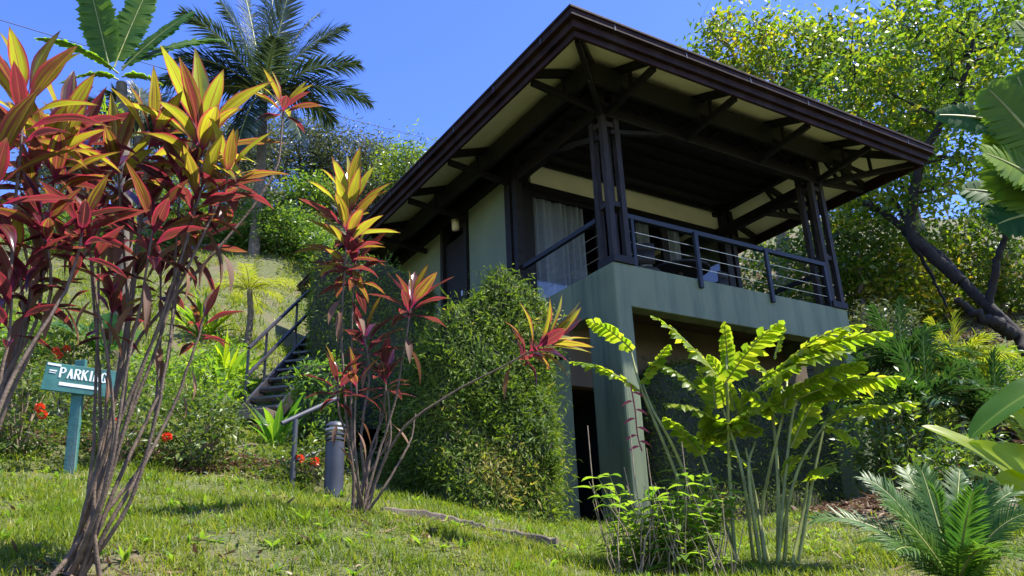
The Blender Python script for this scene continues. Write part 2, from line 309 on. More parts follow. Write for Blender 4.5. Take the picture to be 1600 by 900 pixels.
# ------------------------------------------------------------------ terrain
CX, CY, CZ = 1.5056, 11.1744, 4.4964          # front corner of the deck, top of slab
UA = np.array([math.sin(1.01037), math.cos(1.01037), 0]); VA = np.array([-math.cos(1.01037), math.sin(1.01037), 0])
def H2W(u, v, z): return np.array([CX, CY, 0]) + u * UA + v * VA + np.array([0, 0, z])
ctrl = [A(110, 893, 4.6), A(0, 880, 4.8), A(330, 893, 4.7), A(550, 800, 6.2), A(700, 897, 5.0), A(900, 897, 5.6), A(1200, 893, 6.6), A(1450, 893, 6.4), A(1050, 893, 6.2),
        A(108, 740, 9.3), A(0, 755, 9.0), A(300, 745, 9.2), A(520, 766, 8.6), A(452, 752, 9.0), A(250, 800, 7.0), A(60, 810, 6.8),
        A(395, 654, 12.9), A(440, 690, 11.2), A(200, 640, 12.6), A(40, 640, 12.8), A(300, 560, 15.8), A(100, 540, 16.5), A(430, 540, 16.8), A(340, 460, 21), A(120, 450, 22), A(430, 420, 24),
        A(450, 335, 32), A(250, 330, 33), A(80, 330, 33), A(-150, 420, 24), A(-200, 560, 16), A(-300, 740, 10), A(-200, 880, 5),
        A(690, 812, 7.5), A(780, 840, 7.5), A(872, 862, 7.4), A(700, 796, 9.0), A(860, 815, 9.7), A(920, 850, 9.4), A(1050, 860, 8.5), H2W(-.6, 2.1, .95), H2W(0, 0, .72), H2W(.4, 1.2, .70), H2W(3, .8, .85), H2W(6, .8, 1.1), H2W(3, -1.5, .62), H2W(3, 4, 1.5), H2W(7.5, 1.5, 1.5), H2W(-3, 3, 1.9), H2W(3, 9, 4.4), H2W(0, 10, 5.0), H2W(-1, 6, 3.6),
        A(1400, 800, 9), A(1550, 790, 8.4), A(1450, 700, 12), A(1500, 610, 17), A(1600, 600, 17), A(1420, 520, 24), A(1600, 500, 25), A(1750, 600, 15), A(1800, 800, 8),
        A(1420, 440, 31), A(1600, 430, 32), A(1000, 330, 36), A(700, 330, 36), A(1300, 350, 38),
        (0, 0, -1.6), (-4, 0, -1.55), (4, 0, -1.65), (0, 2, -.9), (-3, 2.2, -.8), (3, 2.5, -.85), (0, -6, -1.8), (-12, -6, -1.6), (12, -6, -1.8), (14, 2, -.9), (-14, 2, -.6),
        (-40, 10, 8), (40, 10, 6), (-40, 40, 20), (40, 40, 18), (0, 50, 21), (-45, -8, 2), (45, -8, 0)]
ctrl = np.array([list(c) for c in ctrl], float)
def _tps(ctrl, lam=.02):
    X = ctrl[:, :2] / 10; n = len(X); d2 = ((X[:, None] - X[None]) ** 2).sum(-1)
    K = .5 * d2 * np.log(d2 + 1e-9); Pm = np.hstack([np.ones((n, 1)), X])
    Am = np.block([[K + lam * np.eye(n), Pm], [Pm.T, np.zeros((3, 3))]])
    s = np.linalg.solve(Am, np.concatenate([ctrl[:, 2], np.zeros(3)])); return X, s
TX, TS = _tps(ctrl)
def gz(x, y):
    x = np.asarray(x, float); y = np.asarray(y, float); shp = np.broadcast(x, y).shape
    x, y = np.broadcast_arrays(x, y)
    xc = np.clip(x, -45, 45); yc = np.clip(y, -8, 50)
    Q = np.stack([xc.ravel(), yc.ravel()], -1) / 10
    d2 = ((Q[:, None] - TX[None]) ** 2).sum(-1)
    z = (.5 * d2 * np.log(d2 + 1e-9)) @ TS[:-3] + TS[-3] + Q @ TS[-2:]
    z = z + .05 * np.sin(x.ravel() * 1.7 + y.ravel() * .6) * np.sin(y.ravel() * 1.3 - x.ravel() * .4) + .02 * np.sin(x.ravel() * 5.1) * np.sin(y.ravel() * 4.3)
    return z.reshape(shp) if shp else float(z[0])
def G(x, y, dz=0): return np.array([x, y, gz(x, y) + dz])
def AG(px, py, d):                      # the same sight line, dropped on the ground
    p = A(px, py, d); return G(p[0], p[1])
gx = np.unique(np.concatenate([np.linspace(-9, 9, 121), np.linspace(-45, 45, 121), [-300, -150, -80, 80, 150, 300]]))
gy = np.unique(np.concatenate([np.linspace(1, 14, 92), np.linspace(-8, 50, 80), [-200, -80, -30, 80, 150, 350]]))
XX, YY = np.meshgrid(gx, gy); ZZ = gz(XX, YY); nx, ny = len(gx), len(gy)
g = MB(); i = np.arange(ny - 1)[:, None] * nx + np.arange(nx - 1)[None]
g.add(np.stack([XX, YY, ZZ], -1), np.stack([i, i + 1, i + nx + 1, i + nx], -1).reshape(-1, 4))
m, t = newmat('hillside_ground'); tc = nd(t, 'ShaderNodeTexCoord')
n1 = nd(t, 'ShaderNodeTexNoise', Scale=.8, Detail=8, Roughness=.65); n2 = nd(t, 'ShaderNodeTexNoise', Scale=14, Detail=8, Roughness=.7); n3 = nd(t, 'ShaderNodeTexNoise', Scale=45, Detail=5)
for n_ in (n1, n2, n3): t.links.new(tc.outputs['Object'], n_.inputs['Vector'])
cg = ramp(t, [(.3, (.04, .05, .014)), (.55, (.095, .105, .03)), (.75, (.17, .15, .06))], n2.outputs[0])
cd = ramp(t, [(.3, (.07, .045, .025)), (.7, (.2, .15, .09))], n2.outputs[0])
colr = mixc(t, ramp(t, [(.5, (0, 0, 0)), (.66, (1, 1, 1))], n1.outputs[0]), cg, cd)
b = nd(t, 'ShaderNodeBsdfPrincipled', Roughness=.9); t.links.new(colr, b.inputs['Base Color']); bp = nd(t, 'ShaderNodeBump', Strength=.8, Distance=.05); t.links.new(n3.outputs[0], bp.inputs['Height']); t.links.new(bp.outputs[0], b.inputs['Normal'])
o_ = nd(t, 'ShaderNodeOutputMaterial'); t.links.new(b.outputs[0], o_.inputs[0]); M['ground'] = m
tag(g.build('ground', M['ground'], smooth=True), kind='structure')

def in_house(x, y, pad=0.0):
    dx = x - CX; dy = y - CY; u = dx * UA[0] + dy * UA[1]; v = dx * VA[0] + dy * VA[1]
    return ((u > -2.3 - pad) & (u < 6.5 + pad) & (v > 1.1 - pad) & (v < 11)) | ((u > -.2) & (u < 6) & (v > 0) & (v < 1.3))
def seen(x, y, margin=.06):
    return np.abs(x) < (y + .3) * (.70 + margin)

# ------------------------------------------------------------------ the villa (u along the front, v into the hill, z up)
ZB = 0.6
villa = thing('villa', H2W(0, 0, ZB), 'green two storey hillside villa with dark timber hip roof and open corner deck', 'house', rz=math.atan2(UA[1], UA[0]))
def hp(m, name, mat, parent=None, smooth=False, bevel=.006):
    return m.build(name, mat, parent or villa, smooth, bevel, offset=(0, 0, ZB))
def hbox(name, mat, a, b, parent=None, bevel=.006):
    m = MB(); box(m, a, b); return hp(m, name, mat, parent, bevel=bevel)
ZD = CZ                                   # deck level 4.496
DW, DD = 5.30, 2.80                       # deck width, depth
# lower storey
m = MB(); box(m, (0, 0, ZD - .665), (DW, .26, ZD)); box(m, (0, .26, ZD - .665), (.26, DD, ZD)); box(m, (DW - .26, .26, ZD - .665), (DW, DD, ZD)); box(m, (.26, .26, ZD - .2), (DW - .26, DD + .2, ZD - .02))
hp(m, 'deck_slab', M['green'], bevel=.012)
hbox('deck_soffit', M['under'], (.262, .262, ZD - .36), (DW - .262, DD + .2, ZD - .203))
for u0, u1 in ((.006, .29), (DW - .28, DW - .02)):
    hbox('concrete_column', M['green'], (u0 - .012 if u0 < 1 else u0, -.004, ZB - .5), (u1, .72, ZD - (-.002 if u0 < 1 else .667)), bevel=.04 if u0 < 1 else .015)
hbox('lower_wall', M['green'], (-.62, 1.28, ZB - .4), (.03, 1.5, 3.3))
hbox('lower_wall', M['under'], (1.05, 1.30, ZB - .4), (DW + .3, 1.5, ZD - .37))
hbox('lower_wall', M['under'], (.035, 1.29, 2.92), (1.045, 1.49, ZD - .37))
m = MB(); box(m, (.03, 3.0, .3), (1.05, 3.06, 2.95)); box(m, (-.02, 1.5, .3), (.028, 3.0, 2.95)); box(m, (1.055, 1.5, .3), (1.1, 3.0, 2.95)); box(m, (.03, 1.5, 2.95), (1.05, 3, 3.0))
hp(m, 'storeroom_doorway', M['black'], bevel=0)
hbox('threshold_slab', M['concrete'], (-.1, .3, .45), (1.6, 1.4, .735))
# upper room walls
WT = 7.25                                 # top of the green wall panels
hbox('upper_wall', M['green2'], (.03, 2.92, ZD - 3.4), (.16, 4.42, WT))
hbox('upper_wall', M['green2'], (.03, 5.50, ZD - 3.4), (.16, 10.4, WT))
hbox('upper_wall', M['green2'], (.032, 4.44, ZD - 3.4), (.15, 5.48, ZD))
hbox('upper_wall', M['green2'], (5.62, 2.95, ZD - 1.2), (5.75, 10.4, WT + .3))
hbox('upper_wall', M['green2'], (.17, 10.2, ZD - 1.2), (5.6, 10.35, WT + .3))
d = hbox('entry_door', M['wood'], (.04, 4.6, ZD), (.10, 5.44, ZD + 2.35))
hbox('handle', M['cable'], (-.0, 4.68, ZD + 1.0), (.038, 4.74, ZD + 1.12), d)
for v0 in (4.44, 5.46): hbox('door_post', M['wood'], (-.03, v0, ZD - .1), (.15, v0 + .12, WT + .02))
hbox('upper_beam', M['wood'], (-.045, 2.7, WT + .003), (.18, 10.5, WT + .42))
hbox('room_floor', M['wood'], (.2, 3.0, ZD - .1), (5.6, 10.1, ZD - .02))
m = MB(); box(m, (.17, 2.9, 7.74), (5.6, 10.2, 7.80)); hp(m, 'room_ceiling', M['ceil'], bevel=0)
hbox('deck_ceiling', M['ceil'], (.05, .12, 7.64), (5.45, 2.88, 7.70), bevel=0)
# back wall of the deck: cream strip over sliding windows with curtains
VB = 2.80
hbox('cream_wall_panel', M['cream'], (.5, VB + .01, 7.2), (5.52, VB + .1, 7.70), bevel=.004)
hbox('window_head_beam', M['wood'], (.3, VB - .05, 7.06), (5.6, VB + .12, 7.197))
m = MB(); box(m, (.16, VB - .03, ZD), (.42, VB + .12, 7.64)); hp(m, 'corner_wall_post', M['wood'])
hbox('corner_wall_post', M['wood'], (-.05, VB - .08, ZD - .25), (.13, VB + .1, 7.7)); hbox('corner_wall_post', M['wood'], (-.05, VB - .30, ZD - .25), (.1, VB - .17, 7.7))
for u0, u1 in ((.42, 2.05), (2.05, 3.75), (3.75, 5.5)):
    m = MB()
    for a, b2 in (((u0, VB - .02, ZD), (u0 + .09, VB + .06, 7.055)), ((u1 - .09, VB - .02, ZD), (u1 - .002, VB + .06, 7.055)), ((u0 + .09, VB - .015, ZD), (u1 - .09, VB + .055, ZD + .09)), ((u0 + .09, VB - .015, 6.96), (u1 - .09, VB + .055, 7.055))): box(m, a, b2)
    wf = hp(m, 'sliding_window', M['wood'], bevel=.004)
    m = MB(); box(m, (u0 + .09, VB + .015, ZD + .09), (u1 - .09, VB + .023, 6.96)); hp(m, 'pane', M['glass'], wf, bevel=0)
for u0, u1 in ((.55, 1.75), (3.1, 3.45), (3.85, 4.25)):
    m = MB(); n_ = 90; uu = np.linspace(u0, u1, n_); vv = VB + .1 + .045 * np.sin((uu - u0) * 40 + 1.5 * np.sin((uu - u0) * 7)) + .03 * np.sin((uu - u0) * 17)
    zz = np.array([ZD + .03, 5.6, 7.0]); V = np.stack([np.broadcast_to(uu, (3, n_)), np.broadcast_to(vv, (3, n_)), np.broadcast_to(zz[:, None], (3, n_))], -1)
    i = np.arange(2)[:, None] * n_ + np.arange(n_ - 1)[None]
    m.add(V, np.stack([i, i + 1, i + n_ + 1, i + n_], -1).reshape(-1, 4)); hp(m, 'curtain', M['curtain'], smooth=True, bevel=0)
# roof
EU0, EU1, EV0, EV1, ZE, OV = -1.49, 6.72, -1.38, 10.6, 7.46, 1.45
SL = .36; uc = (EU0 + EU1) / 2; hw_ = (EU1 - EU0) / 2; ZR = ZE + hw_ * SL
def rz(u, v): return ZE + SL * max(0, min(u - EU0, EU1 - u, v - EV0, EV1 - v))
def hip(dz, inset, name, mat, thick):
    m = MB(); a0, a1, b0, b1 = EU0 + inset, EU1 - inset, EV0 + inset, EV1 - inset; q = hw_ - inset; zt = ZE + inset * SL + dz; zr = ZR + dz
    P = [[a0, b0, zt], [a1, b0, zt], [a1, b1, zt], [a0, b1, zt], [uc, b0 + q, zr], [uc, b1 - q, zr]]
    P2 = [[x, y, z - thick] for x, y, z in P]
    m.add(P + P2, [[0, 1, 4, 4], [2, 3, 5, 5]][:0] or [[1, 2, 5, 4], [3, 0, 4, 5], [7, 10, 11, 8], [9, 11, 10, 6], [0, 6, 7, 1], [1, 7, 8, 2], [2, 8, 9, 3], [3, 9, 6, 0]])
    m.add(P + P2, [[0, 1, 4], [2, 3, 5], [6, 10, 7], [8, 11, 9]])
    return hp(m, name, mat, bevel=0)
M['roof'] = solid('dark_roof_sheet', (.02, .026, .022), .85, .3, 6, .1, 40, spec=.15)
roof = hip(.0, .0, 'roof', M['roof'], .05)
hip(-.09, .05, 'soffit_boards', M['cream'], .03)
def ring(name, mat, off, z0, z1, th, parent=None):     # four mitred boards round the eaves
    m = MB(); a0, a1, b0, b1 = EU0 - off, EU1 + off, EV0 - off, EV1 + off
    o = [[a0, b0], [a1, b0], [a1, b1], [a0, b1]]; q = [[a0 + th, b0 + th], [a1 - th, b0 + th], [a1 - th, b1 - th], [a0 + th, b1 - th]]
    V = [[*p, z] for z in (z0, z1) for p in o] + [[*p, z] for z in (z0, z1) for p in q]
    F = []
    for k in range(4):
        k2 = (k + 1) % 4
        F += [[k, k2, 4 + k2, 4 + k], [8 + k2, 8 + k, 12 + k, 12 + k2], [4 + k, 4 + k2, 12 + k2, 12 + k], [k2, k, 8 + k, 8 + k2]]
    m.add(V, F); return hp(m, name, mat, parent, bevel=.008)
ring('fascia_board', M['fascia'], -.10, ZE - .335, ZE - .21, .05)
ring('fascia_board', M['fascia'], -.035, ZE - .235, ZE - .085, .06)
gut = ring('gutter', M['fascia'], .045, ZE - .115, ZE + .012, .09)
ring('gutter_lip', M['fascia'], .07, ZE - .015, ZE + .028, .04, gut)
for v in np.arange(EV0 + .7, EV1, 1.35): hbox('gutter_strap', M['steel'], (EU0 - .053, v, ZE - .12), (EU0 - .044, v + .025, ZE + .02), gut, 0)
for u in np.arange(EU0 + .7, EU1, 1.35): hbox('gutter_strap', M['steel'], (u, EV0 - .053, ZE - .12), (u + .025, EV0 - .044, ZE + .02), gut, 0)
for k in range(7):
    mj = MB(); box(mj, (.16, .35 + k * .38, 7.56), (5.3, .40 + k * .38, 7.637)); hp(mj, 'ceiling_joist', M['wood'])
# rafters with lower ties and webs, along all four sides
def truss(p0, p1, drop=.42):             # p0 wall end, p1 eave end (u, v)
    p0 = np.array(p0, float); p1 = np.array(p1, float)
    za, zb = rz(*p0) - .20, rz(*p1) - .20
    m = MB(); bar(m, (*p0, za), (*p1, zb), .075, .13); r_ = hp(m, 'rafter', M['wood'])
    m = MB(); q = p0 + (p1 - p0) * .93; bar(m, (*p0, 7.06), (*q, ZE - .27), .07, .11); hp(m, 'tie_beam', M['wood'])
    m = MB(); h = p0 + (p1 - p0) * .48; bar(m, (*p0, za - .06), (*h, 7.08), .05, .07); k = p0 + (p1 - p0) * .5; bar(m, (*k, 7.12), (*k, rz(*k) - .26), .05, .05, (0, 1, 0)); hp(m, 'web_brace', M['wood'])
e = .12
for v in (.0, 2.75, 4.45, 6.3, 8.2): truss((0.0, v), (EU0 + e, v))
for v in (.0, 1.45, 2.85, 4.5, 6.1, 7.7): truss((DW + .08, v), (EU1 - e, v))
for u in (1.82, 3.55): truss((u, 0), (u, EV0 + e))
truss((.14, 0), (.14, EV0 + e)); truss((DW - .14, 0), (DW - .14, EV0 + e))
truss((.0, .0), (EU0 + .15, EV0 + .15)); truss((DW + .05, .0), (EU1 - .15, EV0 + .15))
for nm, a, b2 in (('eave_purlin', (-.55, -.42, 7.22), (-.47, 10.3, 7.58)), ('eave_purlin', (-.465, -.42, 7.22), (DW + .4, -.34, 7.58)),
                  ('dark_soffit_board', (-.468, -.335, 7.60), (-.05, 10.3, 7.63)), ('dark_soffit_board', (-.04, -.335, 7.60), (DW + .3, -.04, 7.63))):
    hbox(nm, M['ceil'], a, b2)
# perimeter beams over the columns and a deeper open truss between
for nm, a, b2 in (('perimeter_beam', (.0, -.02, 7.0), (DW + .05, .13, 7.2)), ('perimeter_beam', (-.02, .14, 7.003), (.12, 2.75, 7.203)), ('perimeter_beam', (DW - .06, .14, 7.003), (DW + .08, 2.75, 7.203)),
                  ('top_plate', (.0, -.015, 7.52), (DW + .05, .12, 7.63)), ('top_plate', (-.015, .13, 7.523), (.11, 10.4, 7.633)), ('top_plate', (DW - .05, .13, 7.523), (DW + .07, 10.4, 7.633))):
    hbox(nm, M['wood'], a, b2)
for k in range(7):
    m = MB(); u0 = .3 + k * .7; bar(m, (u0, .05, 7.22), (u0 + .35, .05, 7.5), .05, .05, (0, 1, 0)); bar(m, (u0 + .35, .055, 7.5), (u0 + .7, .055, 7.22), .05, .05, (0, 1, 0)); hp(m, 'truss_web', M['wood'])
m = MB()                                   # perforated metal strip behind the webs
for k in range(100):
    u0 = .35 + k * .047
    box(m, (u0, .085, 7.21), (u0 + .024, .09, 7.515))
for k in range(6): box(m, (.3, .091, 7.215 + k * .05), (DW - .2, .096, 7.238 + k * .05))
hp(m, 'perforated_screen', M['railm'], bevel=0)
for uq in (-.02, DW - .2):                 # knee struts from columns
    m = MB(); bar(m, (uq + .1, .05, 6.65), (uq + .1, 1.2, 7.02), .07, .09); hp(m, 'knee_brace', M['wood'])
m = MB(); bar(m, (.2, .05, 6.75), (1.3, .05, 7.02), .07, .09, (0, 1, 0)); hp(m, 'knee_brace', M['wood'])
# corner columns of four posts each with spacer blocks
for uq in (.02, DW - .36):
    m = MB(); box(m, (uq - .02, -.03, ZD), (uq + .38, .37, ZD + .12)); c0 = hp(m, 'timber_column', M['wood'])
    for du, dv in ((0, 0), (.255, 0), (0, .255), (.255, .255)):
        m = MB(); box(m, (uq + du, dv, ZD + (.122)), (uq + du + .098, dv + .098, 7.5)); hp(m, 'post', M['wood_grey'], c0)
    for zz in (ZD + .95, 6.85, 7.2):
        m = MB(); box(m, (uq + .025, .025, zz), (uq + .325, .325, zz + .09)); hp(m, 'spacer', M['wood_grey'], c0)
# railing
rl = hbox('railing', M['railm'], (.36, .0, ZD + .78), (DW - .36, .075, ZD + .86))
hbox('handrail', M['railm'], (.015, .37, ZD + .775), (.085, VB - .3, ZD + .855), rl)
for uq in (1.68, 3.30): hbox('rail_post', M['railm'], (uq, -.055, ZD - .16), (uq + .075, -.002, ZD + .80), rl)
for uq in (.42, DW - .42): hbox('rail_post', M['railm'], (uq, .0, ZD + .0), (uq + .06, .06, ZD + .78), rl)
for k in range(3):
    z_ = ZD + .2 + .19 * k
    m = MB(); tube(m, [(.3, .035, z_), (DW - .3, .035, z_)], .0042, 6); hp(m, 'cable', M['cable'], rl, bevel=0)
    m = MB(); tube(m, [(.05, .3, z_), (.05, VB - .1, z_)], .0042, 6); hp(m, 'cable', M['cable'], rl, bevel=0)
# right side: second railing and a post
hbox('handrail', M['railm'], (DW - .09, .37, ZD + .775), (DW - .02, VB - .02, ZD + .855), rl)
hbox('corner_wall_post', M['wood'], (DW + .1, VB - .1, ZD - .2), (DW + .28, VB + .1, 7.7)); hbox('corner_wall_post', M['wood'], (DW + .33, VB - .12, ZD - .2), (DW + .45, VB + .08, 7.7))
# wall lamp beside the entry door
m = MB(); box(m, (-.03, 4.60, 6.92), (.02, 4.74, 7.16)); lp = hp(m, 'wall_lamp', M['steel'])
m = MB(); lathe(m, (-.13, 4.67, 6.86), [(.02, 0), (.075, .02), (.085, .24), (.03, .27)], 10); hp(m, 'lamp_glass', M['lampglass'], lp, True, 0)
m = MB(); lathe(m, (-.13, 4.67, 7.12), [(.11, 0), (.09, .04), (.02, .1), (.0, .1)], 10); hp(m, 'lamp_cap', M['steel'], lp, True, 0)

# furniture on the deck
def HW(u, v, z): return H2W(u, v, z)
tb = thing('deck_table', HW(2.55, 1.25, ZD), 'round dark pedestal table on the deck behind the cable railing', 'table')
m = MB(); lathe(m, (0, 0, .70), [(0, 0), (.50, 0), (.53, .015), (.53, .04), (.5, .05), (0, .05)], 40); m.build('table_top', M['rattan'], tb, bevel=0)
m = MB(); lathe(m, (0, 0, 0), [(.28, 0), (.28, .03), (.05, .06), (.045, .7)], 20); m.build('pedestal', M['steel'], tb, True)
def deck_chair(u, v, rz_, label):
    t = thing('deck_chair', HW(u, v, ZD), label, 'chair', 'woven chairs round the deck table', rz_)
    m = MB(); lathe(m, (0, 0, .40), [(0, 0), (.25, 0), (.27, .03), (.25, .07), (0, .08)], 20); m.build('seat', M['rattan'], t, True)
    m = MB(); a = np.linspace(-1.7, 1.7, 16)
    for z0, z1, rr, r2 in ((.5, .72, .27, .29), (.72, .86, .29, .30)):
        P = [];
        for th in (0, .03):
            for z_, r_ in ((z0, rr), (z1, r2)): P.append(np.stack([np.sin(a) * (r_ + th), np.cos(a) * (r_ + th), np.full_like(a, z_)], -1))
        V = np.concatenate(P); n_ = 16; i = np.arange(n_ - 1)
        m.add(V, np.concatenate([np.stack([i, i + 1, n_ + i + 1, n_ + i], -1), np.stack([2 * n_ + i, 3 * n_ + i, 3 * n_ + i + 1, 2 * n_ + i + 1], -1), np.stack([n_ + i, n_ + i + 1, 3 * n_ + i + 1, 3 * n_ + i], -1), np.stack([i + 1, i, 2 * n_ + i, 2 * n_ + i + 1], -1)]))
    m.build('backrest', M['rattan'], t, True)
    for sx in (-1, 1):
        for sy in (-1, 1):
            m = MB(); tube(m, [(sx * .2, sy * .2, 0), (sx * .19, sy * .19, .41)], .018, 6); m.build('leg', M['steel'], t)
            if sy > 0: m2 = MB(); tube(m2, [(sx * .19, .19, .4), (sx * .27, .1, .74)], .016, 6); m2.build('back_support', M['steel'], t)
deck_chair(3.55, 1.5, -1.2, 'round backed woven chair between the deck table and the second rail post')
deck_chair(1.55, 1.05, 1.9, 'round backed woven chair beside the deck table near the corner column')

# ------------------------------------------------------------------ steel stair, landing, rails, bollard, sign
SD_ = np.array([.34, .94, 0]); SS = np.array([.94, -.34, 0])
f0 = A(372, 650, 12.6); t0 = A(487, 524, 14.5); dz_ = t0[2] - f0[2]; run = t0 - f0; ru = run.copy(); ru[2] = 0; SD_ = nrm(ru); SS = np.array([SD_[1], -SD_[0], 0])
st = thing('metal_stair', G(f0[0], f0[1]), 'dark open tread steel stair with a two bar handrail climbing the grass slope', 'stair')
base = np.array(st.location); lo = lambda p: np.asarray(p) - base
SW_ = .66
for k, nm in ((0, 0), (SW_, 1)):
    m = MB(); a = f0 + SS * k; b2 = t0 + SS * k + run * .25; bar(m, lo(a), lo(b2), .05, .17); m.build('stringer', M['steel'], st, bevel=.004)
for k in range(11):
    c_ = f0 + run * (k + .5) / 9
    m = MB(); p = c_ + SS * .03; q = c_ + SS * (SW_ - .03)
    for j in range(5):
        o2 = SD_ * (j * .05 - .1); bar(m, lo(p + o2), lo(q + o2), .022, .03)
    for j in range(12):
        s_ = c_ + SS * (.05 + j * .05); bar(m, lo(s_ - SD_ * .11), lo(s_ + SD_ * .11), .008, .026)
    m.build('tread', M['grating'], st)
m = MB(); p = f0 - SD_ * .15; bar(m, lo(p + [0, 0, -.07]), lo(p + SS * SW_ + [0, 0, -.07]), .4, .14); m.build('foot_block', M['concrete'], st, bevel=.01)
for h_, nm in ((.92, 0), (.48, 1)):
    m = MB(); a = f0 + run * .07 + [0, 0, h_ + .03]; b2 = f0 + run * 1.12 + [0, 0, h_ + .03]; bar(m, lo(a), lo(b2), .05, .045); m.build('handrail', M['steel'], st, bevel=.004)
for k in (.07, .30, .73, 1.1):
    m = MB(); a = f0 + run * k; bar(m, lo(a), lo(a + [0, 0, .92]), .035, .035); m.build('post', M['steel'], st)
lower = A(457, 750, 8.9); lower = G(lower[0], lower[1])
lr = thing('path_handrail', lower, 'grey two bar handrail on a single post below the steel stair', 'handrail')
topz = A(457, 655, 8.9)[2]; m = MB(); tube(m, [(0, 0, -.1), (0, 0, topz - lower[2])], .028, 10); m.build('post', M['greymetal'], lr, True)
for pa, pb in (((440, 662), (528, 622)), ((459, 722), (528, 693))):
    a = A(*pa, 8.9) - lower; b2 = A(*pb, 9.25) - lower; m = MB(); tube(m, [a, b2], .026, 10); m.build('rail', M['greymetal'], lr, True)
bp_ = AG(521, 767, 8.6); bo = thing('bollard_light', bp_, 'dark grey bollard path light with louvred cap beside the red ti clump', 'bollard')
hb = A(521, 658, 8.6)[2] - bp_[2]
m = MB(); lathe(m, (0, 0, -.05), [(.098, 0), (.098, hb - .17), (.085, hb - .165)], 40); m.build('body', M['bollard'], bo)
for k in range(3):
    m = MB(); lathe(m, (0, 0, hb - .205 + k * .05), [(.08, 0), (.105, .004), (.105, .022), (.08, .03)], 28); m.build('louvre', M['bollardring'] if k == 2 else M['bollard'], bo)
m = MB(); lathe(m, (0, 0, hb - .06), [(.104, 0), (.098, .02), (.07, .045), (0, .06)], 28); m.build('cap', M['bollard'], bo, True)
m = MB(); lathe(m, (0, 0, hb - .22), [(.07, 0), (.07, .17)], 20); m.build('lens', M['lampglass'], bo, True)
# sign
D_S = 9.3
pb = AG(110, 741, D_S); sg = thing('parking_sign', pb, 'teal wooden parking sign with white lettering and arrow on a leaning post', 'sign')
pt = A(127, 563, D_S) - pb; m = MB(); bar(m, (0, 0, -.2), pt, .11, .05, (0, -1, 0)); m.build('post', M['signpost'], sg, bevel=.006)
bl, br_, bd = A(68, 587, D_S - .06) - pb, A(183, 602, D_S - .05) - pb, A(66, 608, D_S) - A(69, 565, D_S)
ex = nrm(br_ - bl); wdt = np.linalg.norm(br_ - bl); ez = nrm(-bd - np.dot(-bd, ex) * ex); hgt = .285; ey = np.cross(ez, ex)   # ey points away from viewer
def SP(x, z, y): return bl + ex * x + ez * z + ey * y
def sbox(m, x0, z0, x1, z1, y0, y1):
    m.add([SP(x0, z0, y0), SP(x1, z0, y0), SP(x1, z0, y1), SP(x0, z0, y1), SP(x0, z1, y0), SP(x1, z1, y0), SP(x1, z1, y1), SP(x0, z1, y1)], BOXF)
m = MB(); sbox(m, 0, -hgt / 2, wdt, hgt / 2, -.02, .02); m.build('board', M['sign'], sg, bevel=.004)
def stroke(m, x0, z0, x1, z1, w_, y0=-.0245, y1=-.0205):
    d = np.array([x1 - x0, z1 - z0]); d = d / max(np.linalg.norm(d), 1e-6); p = np.array([-d[1], d[0]]) * w_ / 2
    q = [(x0 + p[0], z0 + p[1]), (x0 - p[0], z0 - p[1]), (x1 - p[0], z1 - p[1]), (x1 + p[0], z1 + p[1])]
    m.add([SP(a, b2, y0) for a, b2 in q] + [SP(a, b2, y1) for a, b2 in q], BOXF)
GL = {'P': [(0, 0, 0, 1, 1), (0, 1, .55, 1, 0), (.55, 1, .75, .88, 0), (.75, .88, .75, .62, 1), (.75, .62, .55, .48, 0), (.55, .48, 0, .48, 0), (-.14, 0, .16, 0, 0), (-.14, 1, 0, 1, 0)],
      'A': [(.05, 0, .4, 1, 0), (.4, 1, .78, 0, 1), (.2, .36, .62, .36, 0), (-.08, 0, .18, 0, 0), (.62, 0, .94, 0, 0)],
      'R': [(0, 0, 0, 1, 1), (0, 1, .55, 1, 0), (.55, 1, .75, .88, 0), (.75, .88, .75, .64, 1), (.75, .64, .55, .5, 0), (.55, .5, 0, .5, 0), (.4, .5, .8, 0, 1), (-.14, 0, .16, 0, 0), (-.14, 1, 0, 1, 0), (.74, 0, .92, 0, 0)],
      'K': [(0, 0, 0, 1, 1), (.05, .42, .7, 1, 0), (.25, .58, .78, 0, 1), (-.14, 0, .16, 0, 0), (-.14, 1, .16, 1, 0), (.56, 1, .86, 1, 0), (.62, 0, .94, 0, 0)],
      'I': [(.2, 0, .2, 1, 1), (.02, 0, .38, 0, 0), (.02, 1, .38, 1, 0)],
      'N': [(0, 0, 0, 1, 0), (0, 1, .72, 0, 1), (.72, 0, .72, 1, 0), (-.14, 0, .14, 0, 0), (-.16, 1, .08, 1, 0), (.58, 1, .86, 1, 0)],
      'G': [(.74, .82, .55, 1, 0), (.55, 1, .25, 1, 0), (.25, 1, .03, .75, 1), (.03, .75, .03, .25, 1), (.03, .25, .25, 0, 0), (.25, 0, .55, 0, 0), (.55, 0, .74, .16, 0), (.74, 0, .74, .42, 1), (.5, .42, .88, .42, 0)]}
m = MB(); x = .21 * wdt; lh = .095; lw_ = .078 * wdt
for ch in 'PARKING':
    for (x0, z0, x1, z1, tk) in GL[ch]: stroke(m, x + x0 * lw_, .005 + z0 * lh, x + x1 * lw_, .005 + z1 * lh, .019 if tk else .012, -.0245 - .0004 * RNG.random())
    x += lw_ * (.78 if ch == 'I' else 1.27)
m.build('lettering', M['white'], sg)
m = MB(); stroke(m, .22 * wdt, -.062, .70 * wdt, -.066, .034); q = [(.70 * wdt, -.038), (.70 * wdt, -.095), (.80 * wdt, -.070)]
m.add([SP(a, b2, -.0243) for a, b2 in q] + [SP(a, b2, -.0206) for a, b2 in q], [[0, 1, 2], [3, 5, 4]]); m.build('arrow', M['white'], sg)
